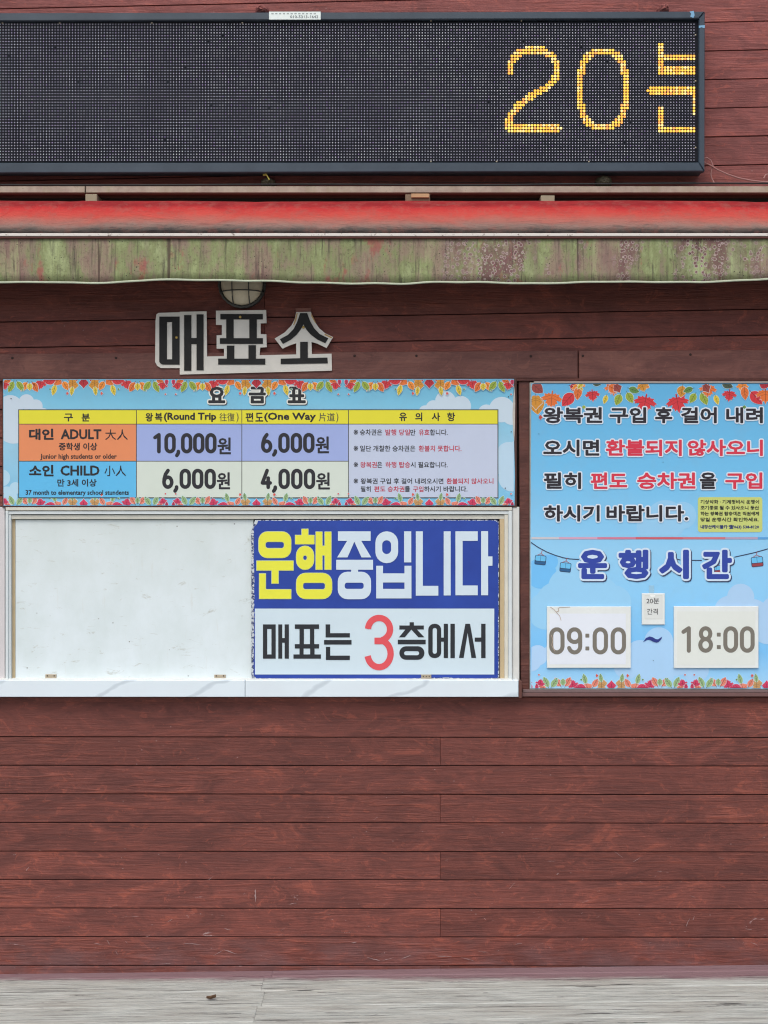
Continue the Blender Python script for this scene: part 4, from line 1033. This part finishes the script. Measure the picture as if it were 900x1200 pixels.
# ------------------------------------------------------------ blue operating sign in the hatch
BS = .030
bs = thing('operating_sign', P(440, 796, .012), 'blue and white board with big yellow and white Korean lettering over the hatch', 'sign')
m = MT('chipped_blue_white', .55, 0, .4)
n1 = m.noise(m.vec(m.pos, (1, 1, 1)), 70, 5, .75, .4)
c = m.ramp(n1, [(.40, rgb(196, 204, 210)), (.47, rgb(206, 212, 216)), (.50, rgb(48, 60, 110)), (.58, rgb(40, 46, 60)), (.62, rgb(190, 198, 206))], 'CONSTANT')
m.col(c); M['chip'] = m.m
body = [(299, 609.4), (582, 609.2), (584.6, 611.5), (585.0, 793), (583, 795.6), (297, 796.2), (294.6, 793.4), (294.4, 621), (296, 617.6)]
v, f = prism(polypx(body, BS - .001), -.014, -BS + .001, .001); obj('board_body', v, f, M['chip'], bs)
m = MT('blue_enamel', .4, 0, .45)
m.col(m.mix(m.gr(m.noise(m.pos, 7, 5, .6), .3, .7), rgb(40, 72, 166), rgb(34, 62, 150))); M['blue'] = m.m
bl_ = [(302.5, 610.3), (579, 609.9), (583, 612.0), (584.0, 616), (583.9, 700), (583.6, 786), (583, 794.4), (560, 795.0), (520, 794.0), (470, 795.2), (380, 795.2), (300, 794.8), (297.3, 791), (298, 700), (297.4, 640), (297.8, 617.2), (300, 615.6)]
# ragged chips along the rim
rag = []
for a, b in zip(bl_, bl_[1:] + bl_[:1]):
    n = max(1, int(hypot(b[0] - a[0], b[1] - a[1]) / 2.2))
    for k in range(n):
        t = k / n; j = .28 if abs(a[1] - b[1]) < 6 else .5
        rag.append((a[0] + (b[0] - a[0]) * t + random.uniform(-j, j), a[1] + (b[1] - a[1]) * t + random.uniform(-j, j)))
lay(union([rag]), BS - .0004, M['blue'], bs, 'blue_face')
lay((rect(298.8, 713.2, 579.2, 790.4), [[0, 1, 2, 3]]), BS + .0002, flat('white_enamel', rgb(206, 224, 234), .35, .12, 6), bs, 'white_panel')
Y_ = (228, 228, 66); W_ = (206, 222, 234); K_ = (34, 38, 45)
A = lambda polys: xf(polys, 290, 600, 8.18); B = lambda polys: xf(polys, 390, 600, 4.286); C_ = lambda polys: xf(polys, 290, 710, 5.625); E_ = lambda polys: xf(polys, 450, 710, 6)
def char(polys, c, outline=None):
    s_ = union(polys)
    o = lay(s_, BS + .0012, ink(c), bs, 'character')
    if outline: lay(dilate(*s_, .45, 6), BS + .0006, ink(outline), o, 'character_edge')
char(A(ring(107, 188, 418, 440, 85, 172, 285, 352, 348, 25) + [rect(88, 468, 440, 560), rect(232, 550, 297, 685), rect(113, 590, 175, 832), rect(113, 742, 418, 832)]), Y_, (190, 206, 190))
char(A([rect(520, 163, 582, 232), rect(458, 222, 640, 308), rect(655, 190, 717, 552), rect(741, 190, 803, 552), rect(710, 325, 745, 415)] + ring(468, 325, 637, 553, 90, 532, 415, 572, 462, 22) + ring(468, 585, 810, 833, 90, 532, 678, 745, 742, 22)), Y_, (190, 206, 190))
char(B([rect(26, 97, 190, 145), [(75, 140), (112, 140), (74, 228), (22, 228)], [(104, 140), (140, 140), (193, 228), (144, 228)], rect(17, 240, 202, 290), rect(92, 285, 127, 308)] + ring(25, 300, 192, 438, 48, 60, 355, 155, 386, 12)), W_)
char(B(ring(214, 97, 328, 257, 56, 248, 142, 293, 211, 22) + [rect(358, 97, 394, 253), rect(218, 270, 252, 434), rect(360, 270, 395, 434), rect(250, 308, 362, 354), rect(250, 386, 362, 434)]), W_)
char(B([rect(417, 97, 452, 420), rect(417, 371, 530, 420), rect(557, 97, 592, 419)]), W_)
char(B([rect(616, 97, 652, 418), rect(616, 97, 728, 145), rect(616, 369, 728, 418), rect(745, 96, 780, 418), rect(775, 223, 802, 270)]), W_)
char(C_([rect(102, 122, 130, 348), rect(158, 122, 186, 348), rect(102, 122, 186, 152), rect(102, 320, 186, 348), rect(203, 122, 229, 348), rect(245, 122, 273, 348), rect(225, 212, 250, 243)]), K_)
char(C_([rect(312, 122, 472, 152), rect(343, 148, 372, 256), rect(412, 148, 440, 256), rect(312, 252, 472, 281), rect(343, 278, 370, 324), rect(413, 278, 442, 324), rect(303, 320, 484, 348)]), K_)
char(C_([rect(515, 122, 545, 208), rect(515, 180, 675, 208), rect(505, 225, 686, 255), rect(517, 270, 545, 357), rect(517, 328, 675, 357)]), K_)
char(E_([rect(180, 115, 210, 145), rect(108, 138, 280, 166), [(156, 160), (198, 160), (146, 221), (105, 221)], [(186, 160), (226, 160), (284, 221), (242, 221)], rect(97, 238, 293, 270)] + ring(108, 284, 284, 379, 46, 141, 318, 247, 347, 15)), K_)
char(E_(ring(311, 126, 402, 367, 42, 342, 155, 372, 337, 15) + [rect(398, 223, 424, 252), rect(420, 126, 450, 367), rect(467, 126, 498, 367)]), K_)
char(E_([[(572, 126), (605, 126), (648, 366), (615, 366), (588, 190), (560, 366), (527, 366)], rect(638, 223, 690, 252), rect(683, 126, 714, 367)]), K_)
th = lambda a: radians(a)
top = [(444.2 + 12.9 * cos(th(a)), 737.4 + 13.3 * sin(th(a))) for a in range(-178, 80, 14)]
bot = [(444.2 + 13.6 * cos(th(a)), 766.0 + 15.9 * sin(th(a))) for a in range(-82, 179, 14)]
def ribbon(pts, w):
    out = []
    for a, b in zip(pts, pts[1:]):
        d = hypot(b[0] - a[0], b[1] - a[1]); nx, ny = -(b[1] - a[1]) / d * w, (b[0] - a[0]) / d * w
        out.append([(a[0] + nx, a[1] + ny), (b[0] + nx, b[1] + ny), (b[0] - nx, b[1] - ny), (a[0] - nx, a[1] - ny)])
    for q_ in pts[1:-1]: out.append([(q_[0] + w * cos(k * pi / 6), q_[1] + w * sin(k * pi / 6)) for k in range(12)])
    return out
char(ribbon(top, 3.7) + ribbon(bot, 3.7) + [rect(438.8, 747.2, 450, 755)], (222, 82, 90))
hinge(493.5, 505.5, 790.6, 795.4, BS + .0002, bs)
for x in (496, 499.5, 503): screw(x, 792.6, BS + .0035, bs, 'screw', .0018)

# ------------------------------------------------------------ scrap of dead leaf on the deck
M['dead'] = mk('dead_leaf', (96, 70, 48), .9, .6, 60)
dl = P(247.5, 1172, .25); z0 = .0035 + (dl.x * .0117) + .001
zf = H; k = (600 - 1172) / (S * D)
dist = (z0 - H) / k; xx = (247.5 - 450) / (S * D) * dist; yy_ = dist - D
lv = []; lf = []
for i in range(6):
    for j in range(4):
        u = i / 5; w_ = sin(pi * min(.97, u + .06)) * .008
        lv.append((xx + (u - .5) * .032, yy_ + (j / 3 - .5) * 2 * w_, z0 + .003 + .007 * abs(u - .4) + .006 * ((j / 3 - .5) * 2) ** 2 * (1 + u)))
for i in range(5):
    for j in range(3): a = i * 4 + j; lf.append([a, a + 4, a + 5, a + 1])
tagit(obj('dead_leaf', lv, lf, M['dead'], None), 'tiny curled brown scrap of leaf lying on the grey deck boards', 'leaf')
